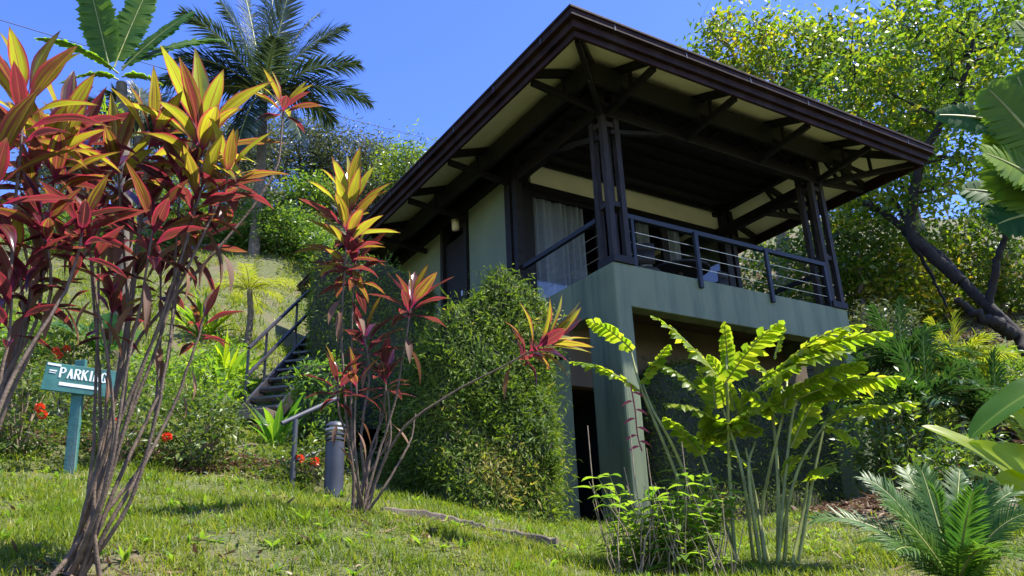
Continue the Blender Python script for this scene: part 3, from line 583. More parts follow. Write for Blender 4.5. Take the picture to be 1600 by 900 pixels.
m = MB(); stroke(m, .02 * wdt, .125, .2 * wdt, .12, .02); stroke(m, .06 * wdt, .062, .16 * wdt, .06, .012); stroke(m, .06 * wdt, .04, .15 * wdt, .038, .008); m.build('worn_mark', M['white'], sg)
# old concrete kerb along the lawn in front of the hedge
kp = [AG(596, 786, 7.4), AG(680, 806, 7.5), AG(760, 834, 7.5), AG(872, 866, 7.4)]; kc = curve(kp, 40); kc[:, 2] = gz(kc[:, 0], kc[:, 1])
k0 = kc[0].copy(); m = MB(); T_ = nrm(np.gradient(kc, axis=0)); S_ = nrm(np.cross(T_, [0, 0, 1])); wob = RNG.normal(size=(len(kc), 4)) * .008
V = np.stack([kc - S_ * .07 + np.array([0, 0, -.15]), kc - S_ * .075 + np.array([0, 0, .055]) + wob[:, :1] * [0, 0, 1], kc + S_ * .075 + np.array([0, 0, .06]) + wob[:, 1:2] * [0, 0, 1], kc + S_ * .085 + np.array([0, 0, -.15])], 1) - k0
n_ = len(kc); i = np.arange(n_ - 1)[:, None] * 4; j = np.arange(4)[None]; j2 = (j + 1) % 4
m.add(V, np.stack([i + j, i + 4 + j, i + 4 + j2, i + j2], -1).reshape(-1, 4)); m.add(V[0], [[0, 1, 2, 3]]); m.add(V[-1], [[3, 2, 1, 0]])
kb = m.build('lawn_kerb', M['concrete'], bevel=.012); kb.location = k0; tag(kb, 'weathered low concrete kerb running below the big clipped hedge', 'kerb')
# cable across the sky
wa, wb = A(-140, -12, 26), A(760, 236, 44); tt = np.linspace(0, 1, 24)[:, None]; P = wa + (wb - wa) * tt; P[:, 2] -= (4 * .35 * tt * (1 - tt))[:, 0]
m = MB(); tube(m, P, .014, 6); tag(m.build('power_cable', M['wire'], smooth=True), 'thin black cable strung across the blue sky behind the palm', 'cable')

# ------------------------------------------------------------------ hedges
def hedge(name, label, cnr, z0, ztop, n, ll=.075, lw=.021, rough=.07, loc=None, mat='hedge', group=None, rad=.3, drp=.7, sq=.22):
    """clipped hedge: cnr = 4 ground corners (x, y) counter-clockwise, ztop(a, b) for a, b in 0..1"""
    c = np.array(cnr, float); K = 26
    def S(a, b, h):
        p = (c[0] * ((1 - a) * (1 - b))[..., None] + c[1] * (a * (1 - b))[..., None] + c[2] * (a * b)[..., None] + c[3] * ((1 - a) * b)[..., None])
        ctr = c.mean(0); zt = ztop(a, b)
        xa, ya = 2 * a - 1, 2 * b - 1; a2, b2 = (xa * np.sqrt(1 - sq * ya * ya) + 1) / 2, (ya * np.sqrt(1 - sq * xa * xa) + 1) / 2
        p = (c[0] * ((1 - a2) * (1 - b2))[..., None] + c[1] * (a2 * (1 - b2))[..., None] + c[2] * (a2 * b2)[..., None] + c[3] * ((1 - a2) * b2)[..., None])
        sh = 1 - rad * np.clip(h - .72, 0, 1) ** 2 * 3.2
        p = ctr + (p - ctr) * sh[..., None]
        return np.concatenate([p, (z0 + (zt - z0) * h)[..., None]], -1)
    t = np.linspace(0, 1, K); m = MB(); quads = []
    A2, H2 = np.meshgrid(t, t); Z0 = np.zeros_like(A2); O1 = np.ones_like(A2)
    for a, b, h, fl in ((A2, Z0, H2, 0), (O1, A2, H2, 0), (1 - A2, O1, H2, 0), (Z0, 1 - A2, H2, 0), (A2, H2, O1, 0)):
        V = S(a, b, h); bump = .5 * np.sin(V[..., 0] * 5 + V[..., 2] * 4) + .5 * np.sin(V[..., 1] * 6 - V[..., 2] * 5 + 1) + .6 * np.sin(V[..., 0] * 11 + V[..., 1] * 9 + V[..., 2] * 10)
        ctr = np.array([*c.mean(0), (z0 + V[..., 2].max()) / 2]); out = nrm(V - ctr); V = V + out * (bump * rough * .5)[..., None]
        i = np.arange(K - 1)[:, None] * K + np.arange(K - 1)[None]
        F = np.stack([i, i + 1, i + K + 1, i + K], -1).reshape(-1, 4); Vf = V.reshape(-1, 3)
        m.add(Vf, F); quads.append(Vf[F])
    Q = np.concatenate(quads)
    root = thing(name, (*c.mean(0), z0), label, 'hedge', group)
    m.build('twig_mass', M['hedgecore'], root, True, offset=(*c.mean(0), z0))
    ar = np.linalg.norm(np.cross(Q[:, 1] - Q[:, 0], Q[:, 3] - Q[:, 0]), axis=1); k = RNG.choice(len(Q), n, p=ar / ar.sum())
    a = RNG.random((n, 1)); b = RNG.random((n, 1)); P = Q[k, 0] * (1 - a) * (1 - b) + Q[k, 1] * a * (1 - b) + Q[k, 2] * a * b + Q[k, 3] * (1 - a) * b
    No = nrm(np.cross(Q[k, 1] - Q[k, 0], Q[k, 3] - Q[k, 0])); ctr = np.array([*c.mean(0), z0 + .5 * (P[:, 2].max() - z0)])
    No *= np.sign((No * (P - ctr)).sum(1, keepdims=True))
    ok = ~((P[:, 2] < gz(P[:, 0], P[:, 1]) - .1)); P, No = P[ok], No[ok]; n = len(P)
    tang = rdirs(n); D = nrm(No * rnd(.1, 1.0, n)[:, None] + tang * .8 + np.array([0, 0, -.1]))
    P = P + No * (rnd(-.07, .05, n) + .24 * (RNG.random(n) < .09) * RNG.random(n))[:, None]
    cl = np.clip(.42 + .22 * np.sin(P[:, 0] * 3.1 + P[:, 2] * 2.3) * np.sin(P[:, 1] * 2.7 + P[:, 2]) + RNG.normal(size=n) * .24, 0, 1)
    pt = np.sin(P[:, 0] * 2.1 + 1.3 * P[:, 2]) * np.sin(P[:, 1] * 1.7 - 2.2 * P[:, 2] + .8); cl = np.where((pt > .62) & (RNG.random(n) < .55), np.clip(cl + .5, 0, 1), cl)
    m = MB(); leaves(m, P, D, nrm(No + rdirs(n) * .5), np.exp(RNG.normal(size=n) * .38) * ll, np.exp(RNG.normal(size=n) * .3) * lw, drp, .2, 'leaf', 2, 2, cl)
    m.build('leaves', M[mat], root, offset=(*c.mean(0), z0)); return root
def uv2(u, v): return H2W(u, v, 0)[:2]
z_a, z_b, z_c = A(700, 492, 9.4)[2], A(810, 440, 9.7)[2], A(890, 462, 9.9)[2]
def zt1(a, b): return np.interp(a, [0, .08, .55, .8, 1], [z_a - .12, z_a + .02, z_b, z_b + .02, z_c]) - .55 * b * (1 - a) - .1 * b + .04 * np.sin(a * 13)
hedge('clipped_hedge', 'large clipped green hedge with a mounded top in front of the villa side wall', [A(690, 700, 9.2)[:2], A(868, 700, 9.85)[:2], A(850, 700, 11.4)[:2], A(590, 700, 11.2)[:2]], .55, zt1, 95000, rad=.2, rough=.16)
p1, p2 = A(486, 560, 13.6), A(655, 540, 13.0)
hedge('clipped_hedge', 'clipped hedge with a sunlit flat top beside the head of the steel stair', [A(474, 600, 13.2)[:2], A(650, 600, 12.4)[:2], A(690, 600, 14.3)[:2], A(490, 600, 15.2)[:2]], 2.4, lambda a, b: 5.62 - .62 * a + .06 * np.sin(a * 11 + b * 5), 26000, rad=.1)
hedge('wall_hedge', 'dark shaded hedge growing over the lower wall beneath the deck', [uv2(1.12, .55), uv2(5.9, .5), uv2(6.1, 1.28), uv2(1.12, 1.28)], .5, lambda a, b: 3.15 + .15 * np.sin(a * 7) + .1 * b, 32000, ll=.07, rad=.12)
hedge('wall_hedge', 'dark hedge past the corner column on the far side of the deck', [uv2(5.95, .9), uv2(7.6, 1.0), uv2(7.8, 2.6), uv2(6.0, 2.6)], .7, lambda a, b: 3.35 - .35 * a + .1 * np.sin(a * 9 + b * 4), 16000, ll=.08, rad=.2)
p = AG(492, 640, 11.6)
hedge('clipped_bush', 'pale yellow green rounded bush between the steel stair and the big hedge', [A(462, 640, 11.3)[:2], A(528, 640, 11.0)[:2], A(535, 640, 12.0)[:2], A(470, 640, 12.3)[:2]], p[2] - .35, lambda a, b: A(490, 580, 11.6)[2] + 0 * a, 5000, ll=.09, lw=.035, rad=.35, mat='shrub')

# ------------------------------------------------------------------ ti plants (red cordylines)
def rosette(ml, md, P, axis, n, L, c0, length=.3, top=.2, spread=1.0, dry=0):
    axis = nrm(axis); ref = np.array([.3, .2, 1.]) if abs(axis[2]) < .9 else np.array([1., 0, 0])
    e1 = nrm(np.cross(axis, ref)); e2 = np.cross(axis, e1)
    n = int(n * 1.3); k = np.arange(n); fr = (k + .5) / n; az = k * 2.39996 + rnd(0, 6) + RNG.normal(size=n) * .25
    th = top + (1.55 - top) * fr ** .85 * spread + RNG.normal(size=n) * .13
    rad = np.cos(az)[:, None] * e1 + np.sin(az)[:, None] * e2
    D = rad * np.sin(th)[:, None] + axis * np.cos(th)[:, None]; N = -rad * np.cos(th)[:, None] + axis * np.sin(th)[:, None]
    B = P - axis * (fr * length)[:, None] + rad * .008
    LL = .84 * L * (.72 + .35 * np.sin(PI * np.clip(fr * .8 + .2, 0, 1))) * (1 + RNG.normal(size=n) * .12)
    c = np.clip(c0 + .08 - .52 * fr + RNG.normal(size=n) * .2, 0, 1)
    leaves(ml, B, D, N, LL, LL * rnd(.2, .275, n), (.15 + .75 * fr) * rnd(.6, 1.5, n), rnd(.1, .6, n), 'ti', 10, 4, c, wave=.1)
    if dry:
        az = rnd(0, 6.28, dry); rad = np.cos(az)[:, None] * e1 + np.sin(az)[:, None] * e2
        B = P - axis * (length + rnd(0, .3, dry))[:, None]
        leaves(md, B, rad * .5 + np.array([0, 0, -.55]), rad, L * rnd(.6, .95, dry), L * rnd(.1, .17, dry), rnd(.2, 1.0, dry), .5, 'ti', 7, 2)
def ti_plant(label, base, stems, group=None):
    """stems: (list of (px, py, d), leaf count, leaf length, colour, rosette length, spread, dry)"""
    root = thing('ti_plant', base, label, 'ti plant', 'red ti plants in the front lawn')
    b = np.array(base); md = MB()
    for pts, n, L, c0, ln, sp, dry in stems:
        P = [b + RNG.normal(size=3) * [.05, .05, 0] + [0, 0, -.05]] + [A(*q) for q in pts]
        C_ = curve(P, 26); C_ = C_ + np.cumsum(RNG.normal(size=C_.shape) * .0035, 0)
        ms = MB(); r = (.0145 - .0085 * np.linspace(0, 1, 26)[:len(C_)] ** .6) if len(C_) <= 26 else np.linspace(.0155, .007, len(C_)) * (1 + .12 * np.sin(np.arange(len(C_)) * 2.1)); tube(ms, C_, r, 7)
        s_ = ms.build('stem', M['tistem'], root, True, offset=b)
        if n:
            ml = MB(); rosette(ml, md, C_[-1], C_[-1] - C_[-3], n, L, c0, ln, .15, sp, dry)
            ml.build('leaf_rosette', M['ti'], root, True, offset=b)
    if md.v: md.build('dry_leaves', M['tidry'], root, True, offset=b)
    return root
bA = AG(112, 893, 4.6)
ti_plant('tall many stemmed red and yellow ti plant in front of the parking sign', bA, [
    ([(135, 800, 4.55), (235, 560, 4.5), (300, 330, 4.5), (312, 190, 4.5)], 22, .52, .88, .36, 1.0, 3),
    ([(150, 790, 4.6), (200, 560, 4.6), (330, 400, 4.6), (425, 280, 4.6), (443, 168, 4.6)], 11, .29, .78, .10, 1.0, 0),
    ([(140, 800, 4.7), (200, 560, 4.7), (185, 230, 4.75)], 15, .42, .74, .3, 1.0, 3),
    ([(140, 780, 4.5), (245, 520, 4.4), (318, 290, 4.4)], 14, .40, .82, .28, .9, 2),
    ([(140, 800, 4.8), (150, 620, 4.8), (146, 480, 4.8), (118, 215, 4.8)], 13, .38, .62, .26, 1.05, 3),
    ([(160, 780, 4.4), (200, 600, 4.35), (248, 345, 4.35)], 13, .38, .42, .26, 1.1, 3),
    ([(170, 790, 4.6), (260, 600, 4.7), (285, 440, 4.75), (322, 375, 4.8)], 12, .34, .5, .25, 1.05, 3),
    ([(150, 780, 4.5), (170, 600, 4.5), (182, 470, 4.5)], 10, .28, .55, .2, 1.1, 2),
    ([(180, 800, 4.5), (255, 660, 4.6), (300, 545, 4.6), (318, 490, 4.6)], 8, .27, .5, .16, 1.1, 2),
    ([(150, 760, 4.7), (170, 640, 4.8), (205, 400, 4.8), (215, 320, 4.8)], 12, .37, .33, .26, 1.1, 3),
    ([(150, 810, 4.5), (172, 640, 4.4), (135, 380, 4.35)], 11, .33, .36, .25, 1.1, 2),
    ([(165, 800, 4.7), (215, 720, 4.75), (235, 620, 4.8), (240, 420, 4.85)], 10, .32, .3, .22, 1.1, 2),
    ([(200, 790, 4.5), (260, 560, 4.45), (278, 260, 4.5)], 12, .38, .6, .28, 1.0, 2),
    ([(130, 800, 4.6), (200, 520, 4.6), (232, 250, 4.6), (240, 205, 4.6)], 13, .38, .72, .28, 1.0, 2),
    ([(160, 790, 4.5), (230, 560, 4.45), (345, 320, 4.4), (362, 268, 4.4)], 12, .36, .8, .26, 1.0, 2),
    ([(140, 800, 4.7), (150, 560, 4.75), (150, 300, 4.8)], 12, .36, .5, .28, 1.0, 2)])
bB = AG(-60, 830, 4.2)
ti_plant('red ti plant at the lawn edge with crossed bare grey stems', bB, [
    ([(-20, 620, 4.1), (20, 400, 4.1), (38, 140, 4.1)], 18, .46, .82, .34, 1.0, 3),
    ([(-10, 640, 4.3), (60, 500, 4.3), (95, 250, 4.3)], 15, .42, .72, .3, 1.0, 3),
    ([(-40, 640, 4.0), (-15, 420, 4.0), (-5, 255, 4.0)], 14, .42, .6, .3, 1.0, 3),
    ([(0, 660, 4.2), (75, 470, 4.15), (65, 330, 4.1)], 13, .36, .45, .26, 1.1, 3),
    ([(-10, 640, 4.2), (30, 520, 4.2), (20, 395, 4.2)], 12, .36, .4, .26, 1.1, 1),
    ([(-20, 700, 4.0), (30, 560, 4.0), (105, 430, 4.05), (130, 330, 4.1)], 11, .34, .4, .24, 1.1, 1),
    ([(-20, 640, 4.4), (60, 420, 4.4), (98, 180, 4.4)], 13, .38, .76, .3, 1.0, 2),
    ([(-20, 640, 4.3), (50, 480, 4.3), (58, 235, 4.3)], 12, .38, .62, .28, 1.0, 2),
    ([(-30, 700, 4.1), (10, 580, 4.1), (24, 455, 4.1)], 10, .32, .3, .25, 1.15, 0),
    ([(-20, 690, 4.2), (30, 560, 4.2), (50, 430, 4.2)], 8, .28, .35, .2, 1.1, 0)])
bC = AG(556, 800, 6.2)
ti_plant('slim red and yellow ti clump beside the bollard with one stem leaning over the hedge', bC, [
    ([(545, 690, 6.15), (538, 520, 6.1), (552, 310, 6.1)], 34, .47, .86, .72, .9, 2),
    ([(550, 700, 6.2), (548, 560, 6.2), (556, 390, 6.25)], 14, .40, .55, .36, 1.1, 1),
    ([(585, 720, 6.2), (615, 620, 6.2), (640, 470, 6.15)], 12, .42, .5, .16, .8, 2),
    ([(590, 745, 6.2), (635, 665, 6.1), (720, 605, 6.0), (800, 568, 5.9), (862, 530, 5.85)], 21, .41, .78, .3, .85, 1),
    ([(562, 690, 6.3), (575, 590, 6.3), (568, 525, 6.3)], 14, .36, .45, .28, 1.1, 2),
    ([(550, 720, 6.1), (530, 640, 6.0), (528, 590, 6.0)], 10, .32, .45, .2, 1.1, 2),
    ([(575, 720, 6.3), (600, 640, 6.35), (602, 575, 6.35)], 11, .33, .42, .22, 1.1, 2),
    ([(560, 740, 6.0), (556, 650, 6.0), (560, 590, 6.0)], 6, .3, .4, .15, 1.2, 3),
    ([(575, 740, 6.25), (590, 690, 6.3), (598, 640, 6.3)], 0, 0, 0, 0, 0, 0), ([(570, 760, 6.3), (605, 700, 6.3), (612, 660, 6.3)], 0, 0, 0, 0, 0, 0),
    ([(590, 750, 6.2), (608, 690, 6.2), (600, 610, 6.2)], 0, 0, 0, 0, 0, 0), ([(600, 760, 6.1), (640, 690, 6.15), (652, 640, 6.2)], 0, 0, 0, 0, 0, 0)])
# dark thatch of old leaf bases at the foot of each clump
# ------------------------------------------------------------------ heliconia clump
def P3(b, tip, sag=.1, n=18):
    b = np.array(b); tip = np.array(tip); mid = (b + tip) / 2 + np.array([0, 0, sag * np.linalg.norm(tip - b)]); t = np.linspace(0, 1, n)[:, None]
    return b * (1 - t) ** 2 + mid * 2 * t * (1 - t) + tip * t ** 2
bH = AG(1195, 895, 6.7)
hel = thing('heliconia_clump', bH, 'tall backlit heliconia clump with torn yellow green leaves in front of the deck', 'heliconia')
HL = [((1000, 612), (893, 566), .6, .2, 0), ((988, 548), (922, 503), .5, .2, .1), ((1003, 600), (1042, 543), .5, .05, 0), ((1138, 612), (1024, 497), .75, .18, .1), ((1132, 600), (1216, 505), .7, .12, -.1),
      ((1100, 618), (1022, 568), .7, .2, .05), ((1120, 660), (1048, 632), .8, .2, .1), ((1096, 712), (1042, 656), .5, .1, 0), ((1182, 600), (1384, 520), .9, .16, 0), ((1215, 580), (1342, 508), .75, .2, -.1),
      ((1180, 612), (1322, 548), .9, .16, -.15), ((1240, 625), (1402, 590), .9, .12, -.1), ((1288, 660), (1428, 630), .65, .10, -.15), ((1210, 640), (1350, 568), .75, .14, .05), ((1286, 672), (1338, 690), .5, .25, -.1),
      ((1222, 745), (1256, 712), .5, .3, 0), ((1262, 752), (1300, 735), .6, .35, .05), ((1140, 590), (1132, 508), .35, .05, .1), ((1210, 560), (1224, 508), .4, .05, 0), ((1200, 640), (1235, 560), .5, .1, .1), ((1150, 660), (1225, 640), .8, .3, .1),
      ((1100, 690), (1185, 668), .8, .3, .2), ((1235, 700), (1290, 600), .55, .1, .1), ((1195, 650), (1245, 600), .6, .15, .1), ((1150, 640), (1110, 560), .5, .15, .2), ((1215, 660), (1160, 610), .5, .2, .2)]
for _ in range(11):
    x0, y0 = rnd(1090, 1310), rnd(590, 740); an = rnd(-.35, 3.5); Lp = rnd(60, 110)
    HL.append(((x0, y0), (x0 + Lp * math.cos(an), y0 - .6 * Lp * math.sin(an) - 8), rnd(.4, .65), rnd(.1, .25), rnd(-.1, .35)))
for (a, b2, wd, sag, dd) in HL:
    pa, pb_ = A(*a, 6.7 + dd), A(*b2, 6.6 + dd + rnd(-.15, .15)); path = P3(pa, pb_, sag); L = np.linalg.norm(pb_ - pa)
    m = MB(); mr = MB(); n_ = int(max(10, L / .039))
    frond(m, path, (rnd(-.25, .25), rnd(-.35, .35), 1), n_, wd * .235, L / n_ * 1.5, .22, lambda t: np.sin(PI * np.clip(t * .86 + .1, 0, 1)) ** .55, .8, .12, .06, .09, .66, .14, 4, 'sq', 2, .12, mr, .009, .04)
    lf = m.build('leaf', M['heli'], hel, True, offset=bH); mr.build('midrib', M['cane'], lf, True, offset=bH)
for pts in ([(1150, 895), (1140, 740), (1136, 600), (1134, 545)], [(1108, 895), (1060, 750), (1003, 610), (985, 545)], [(1216, 895), (1215, 740), (1205, 640), (1188, 600)], [(1245, 895), (1268, 760), (1288, 665)], [(1180, 895), (1160, 740), (1130, 640)], [(1190, 895), (1170, 740), (1180, 690)],
            [(1215, 895), (1222, 800), (1240, 640), (1262, 620)], [(1225, 895), (1230, 800), (1222, 745)], [(1160, 895), (1120, 780), (1096, 710)], [(1235, 895), (1255, 800), (1262, 752)], [(1205, 895), (1190, 800), (1225, 640), (1230, 590)], [(1130, 895), (1078, 760), (1048, 690), (1020, 640), (1004, 600)], [(1198, 895), (1183, 790), (1165, 700)], [(1210, 895), (1245, 740), (1290, 660)]):
    C_ = curve([A(*q, 6.75 + rnd(-.12, .12)) for q in pts], 18); m = MB(); tube(m, C_, np.linspace(.016, .008, len(C_)), 6); m.build('cane', M['cane'], hel, True, offset=bH)
m = MB(); P_ = curve([A(985, 600, 6.6), A(992, 640, 6.6), A(996, 680, 6.6), A(1003, 705, 6.6)], 10); tube(m, P_, .006, 5)
for k in range(8):
    p_ = P_[min(k + 1, len(P_) - 1)]; sx = -1 if k % 2 else 1
    leaves(m, [p_], [CR * sx + np.array([0, -.2, -.35])], [0, -.6, 1], .115, .05, .3, .6, 'leaf', 4, 2)
m.build('hanging_flower', M['bract'], hel, True, offset=bH)

# ------------------------------------------------------------------ trees
def ell_pts(c, r, n, shell=.5):
    v = rdirs(n); q = RNG.random((n, 1)) ** (1 / 3) * (1 - shell) + shell; return np.asarray(c) + v * q * np.asarray(r)
def leafcloud(m, centers, per, cr, L, asp, prof='leaf', nl=2, nw=1, c0=.5, cs=.2, flat=.6, droop=.6, cvar=.15):
    k = len(centers); n = k * per
    cc = np.repeat(np.asarray(centers), per, 0); sc = np.repeat(rnd(.6, 1.3, k), per)[:, None]
    P = cc + RNG.normal(size=(n, 3)) * [1, 1, .7] * cr * .5 * sc
    D = nrm(rdirs(n, 0, .6) + nrm(P - cc) * .7); N = nrm(rdirs(n, 1.1, 1)); 
    c = np.clip(np.repeat(c0 + RNG.normal(size=k) * cvar, per) + RNG.normal(size=n) * cs, 0, 1)
    LL = L * rnd(.6, 1.35, n); leaves(m, P, D, N, LL, LL * asp * rnd(.8, 1.25, n), droop * rnd(.3, 1.6, n), .25, prof, nl, nw, c)
def tree(name, label, base, trunks, ells, ncl, per, cr, L, asp, mat, bark, group=None, r0=.2, c0=.5, cat='tree', twig=.012, prof='leaf', bare=0, cvar=.15, nl=2):
    """trunks: polylines; ells: (centre, radii, share of clumps)"""
    root = thing(name, base, label, cat, group); b = np.array(base)
    mt = MB(); nodes = []; 
    for pts, ra, rb in trunks:
        C_ = curve(pts, 22); C_[1:-1] += RNG.normal(size=(len(C_) - 2, 3)) * ra * .25; tube(mt, C_, np.linspace(ra, rb, len(C_)), 8); nodes.append(C_[len(C_) // 4:])
    cen = []
    for c, r, sh in ells: cen.append(ell_pts(c, r, max(1, int(ncl * sh))))
    cen = np.concatenate(cen); nodes = np.concatenate(nodes)
    prim = cen[RNG.choice(len(cen), max(6, len(cen) // 7), replace=False)]
    allp = nodes
    for p in prim:
        d = np.linalg.norm(nodes - p, axis=1) + 1.2 * np.maximum(nodes[:, 2] - p[2], 0); q = nodes[d.argmin()]
        mid = (p + q) / 2 + RNG.normal(size=3) * .1 * np.linalg.norm(p - q) + [0, 0, .05]
        C_ = curve([q, mid, p], 10); tube(mt, C_, np.linspace(r0 * .28, twig, len(C_)), 5); allp = np.vstack([allp, C_[3:]])
    for p in cen:
        d = np.linalg.norm(allp - p, axis=1); q = allp[d.argmin()]
        if d.min() > .1: tube(mt, curve([q, (p + q) / 2 + RNG.normal(size=3) * .08 * d.min(), p], 5), np.linspace(twig, twig * .4, 5), 4, cap=False)
    for p in cen[:bare]:
        for _ in range(3): tube(mt, [p, p + rdirs(1)[0] * cr * .7 + [0, 0, cr * .4], p + rdirs(1)[0] * cr * .9 + [0, 0, cr * 1.1]], [twig * .5, twig * .35, twig * .15], 3, cap=False)
    mt.build('trunk', M[bark], root, True, offset=b)
    mc = MB(); leafcloud(mc, cen, per, cr, L, asp, prof, nl, 1, c0, .2, cvar=cvar)
    mc.build('crown', M[mat], root, True, offset=b); return root
def E_(px, py, d, rx, ry, rz_, sh): return (A(px, py, d), (rx * d / FPX, ry, rz_ * d / FPX), sh)
gR = 'trees on the slope behind the villa'
# big leaning tree on the slope past the deck, with its dark limbs
b0 = AG(1640, 600, 20)
tree('leaning_tree', 'dark limbed tree leaning out over the slope beyond the deck', b0,
     [([b0 - [0, 0, .3], A(1600, 545, 20.5), A(1545, 480, 20.6), A(1470, 405, 20.8), A(1400, 345, 21.0), A(1330, 310, 21.4), A(1290, 290, 22.0)],   .17, .05), ([A(1500, 440, 20.7), A(1425, 370, 20.5), A(1428, 300, 20.4), A(1452, 220, 20.3), A(1500, 150, 20.3), A(1520, 60, 20.6)], .15, .05),
      ([A(1580, 520, 20.5), A(1540, 500, 20.0), A(1490, 470, 19.8)], .16, .08), ([A(1400, 345, 21.0), A(1450, 420, 21.5), A(1480, 480, 21.5)], .06, .03), ([A(1545, 480, 20.6), A(1560, 400, 20.4), A(1590, 330, 20.0)], .1, .05), ([A(1440, 380, 20.8), A(1390, 300, 21.0), A(1350, 210, 21.4), A(1330, 130, 22.0)], .06, .02)],
     [E_(1340, 200, 21.5, 110, 1.6, 110, .26), E_(1430, 100, 21.0, 120, 1.8, 100, .26), E_(1540, 60, 20.5, 120, 1.8, 110, .22), E_(1370, 300, 21.5, 100, 1.2, 60, .1), E_(1560, 200, 20.5, 80, 1.2, 80, .08), E_(1490, 300, 21.0, 90, 1.2, 70, .08)],
     200, 50, .62, .22, .42, 'treeY', 'darkbark', gR, .18, .4)
bx = AG(1200, 330, 27)
tree('yellowing_tree', 'tree with yellowing sparse leaves rising behind the roof ridge', bx, [([bx, A(1210, 150, 27), A(1190, 60, 27)], .25, .05), ([A(1210, 180, 27), A(1130, 60, 27), A(1110, 20, 27)], .08, .03), ([A(1210, 170, 27), A(1280, 90, 27.4)], .1, .04)],
     [E_(1150, 75, 27, 75, 1.8, 55, .3), E_(1220, 90, 27, 80, 1.8, 70, .4), E_(1290, 150, 26.5, 70, 1.8, 70, .3)], 210, 30, .6, .24, .5, 'treeY', 'bark', gR, .2, .55, bare=40)
bx = AG(1420, 430, 26)
tree('broad_tree', 'broad leafy green tree filling the sky above the far roof corner', bx, [([bx, A(1430, 250, 26), A(1420, 60, 26)], .3, .08), ([A(1430, 240, 26), A(1340, 80, 26)], .14, .05), ([A(1430, 220, 26), A(1530, 60, 26)], .14, .05)],
     [E_(1370, 110, 26, 110, 2.4, 110, .35), E_(1480, 50, 26, 120, 2.4, 90, .3), E_(1400, 240, 25, 90, 2, 70, .2), E_(1580, 90, 25, 90, 2, 110, .15)], 150, 44, .72, .27, .5, 'treeD', 'bark', gR, .25, .55)
for (px, py, d, rx, rz_, lab, mt_, c0, n_) in ((1390, 450, 24, 80, 60, 'yellow leaved shrubby tree low on the slope beside the far column', 'treeY', .62, 150), (1480, 430, 25.5, 90, 60, 'low yellow green tree on the slope under the leaning limbs', 'treeY', .58, 150),
                                             (1340, 380, 23, 60, 80, 'leafy tree standing close behind the far deck column', 'treeY', .45, 130), (1570, 400, 26, 70, 80, 'shaded bushy tree behind the thick dark trunk', 'treeD', .5, 130),
                                             (1250, 430, 24, 90, 70, 'deep green bushy tree seen through the deck railing', 'treeD', .6, 120)):
    bx = AG(px, py + rz_ + 30, d)
    tree('slope_tree', lab, bx, [([bx - [0, 0, .2], (bx + A(px, py, d)) / 2, A(px, py - rz_ * .4, d)], .1, .03)], [E_(px, py, d, rx, 1.3, rz_, 1)], int(n_ * .75), 38, .6, .19, .45, mt_, 'bark', gR, .1, c0)
# pale trunked trees on the left ridge
gL = 'thin trees along the ridge behind the palm'
for k, (px, top, d, rx) in enumerate(((405, 185, 33, 50), (470, 190, 34, 60), (535, 205, 34, 55), (590, 225, 35, 40), (640, 250, 30, 48), (345, 200, 35, 50), (690, 300, 31, 40), (230, 210, 34, 60), (110, 200, 34, 60))):
    lab = ['thin grey trunked tree on the ridge below the palm', 'tallest open crowned grey tree of the ridge row', 'grey tree on the ridge right of the palm crown', 'small ridge tree just above the top of the red ti clump', 'denser green tree beside the roof eave', 'grey tree on the ridge partly behind the ti plant', 'low tree tucked behind the long roof eave', 'tree on the ridge hidden behind the ti leaves under the banana', 'ridge tree behind the yellow ti leaves at the lawn edge'][k]
    bx = AG(px, 345, d); tr_ = [([bx - [0, 0, .3], A(px + rnd(-12, 12), (345 + top) / 2 + 20, d), A(px + rnd(-15, 15), top + 15, d)], .09, .03)]
    for _ in range(4 if k != 4 else 2):
        q = px + rnd(-rx, rx); b2 = AG(q, 345, d + rnd(-.5, 1)); tr_.append(([b2, A(q + rnd(-10, 10), 300, d), A(q + rnd(-22, 22), top + rnd(20, 60), d)], .055, .02))
    tree('ridge_tree', lab, bx, tr_, [E_(px, top + 45, d, rx, 1.5, 48, .75), E_(px, top + 100, d, rx, 1.4, 45, .25)] if k != 4 else [E_(px, top + 25, d, rx, 1.2, 45, 1)], 120 if k != 4 else 110, 52 if k != 4 else 46, .9, .2, .3, 'treeG' if k != 4 else 'treeD', 'bark', gL, .08, .5 if k != 4 else .75, twig=.014)

# ------------------------------------------------------------------ palms
def palm(name, label, base, crown, fr, mat, trunk_r=.18, leaflet=.5, n=46, lw=.035, group=None, rise=.15, bark='palmtrunk', r0=.03, ldroop=.7):
    root = thing(name, base, label, 'palm', group); b = np.array(base); c = np.array(crown)
    m = MB(); C_ = curve([b - [0, 0, .2], (b + c) / 2 + [.05, 0, 0], c], 14); tube(m, C_, trunk_r * (1.1 - .3 * np.linspace(0, 1, len(C_)) + .05 * np.sin(np.arange(len(C_)) * 3)), 10); m.build('trunk', M[bark], root, True, offset=b)
    for tip, sag, c0 in fr:
        path = P3(c, tip, sag, 22); m = MB(); mr = MB(); L = np.linalg.norm(path[-1] - path[0])
        frond(m, path, (0, 0, 1), n, leaflet, lw, .55, lambda t: np.sin(PI * np.clip(t * .85 + .12, 0, 1)) ** .5, ldroop, rise, .1, .1, c0, .15, 3, 'flet', 1, .1, mr, r0)
        f = m.build('frond', M[mat], root, True, offset=b); mr.build('rachis', M['cane'], f, True, offset=b)
    return root
dp = 25; bP = AG(400, 350, dp); cP = A(412, 150, dp)
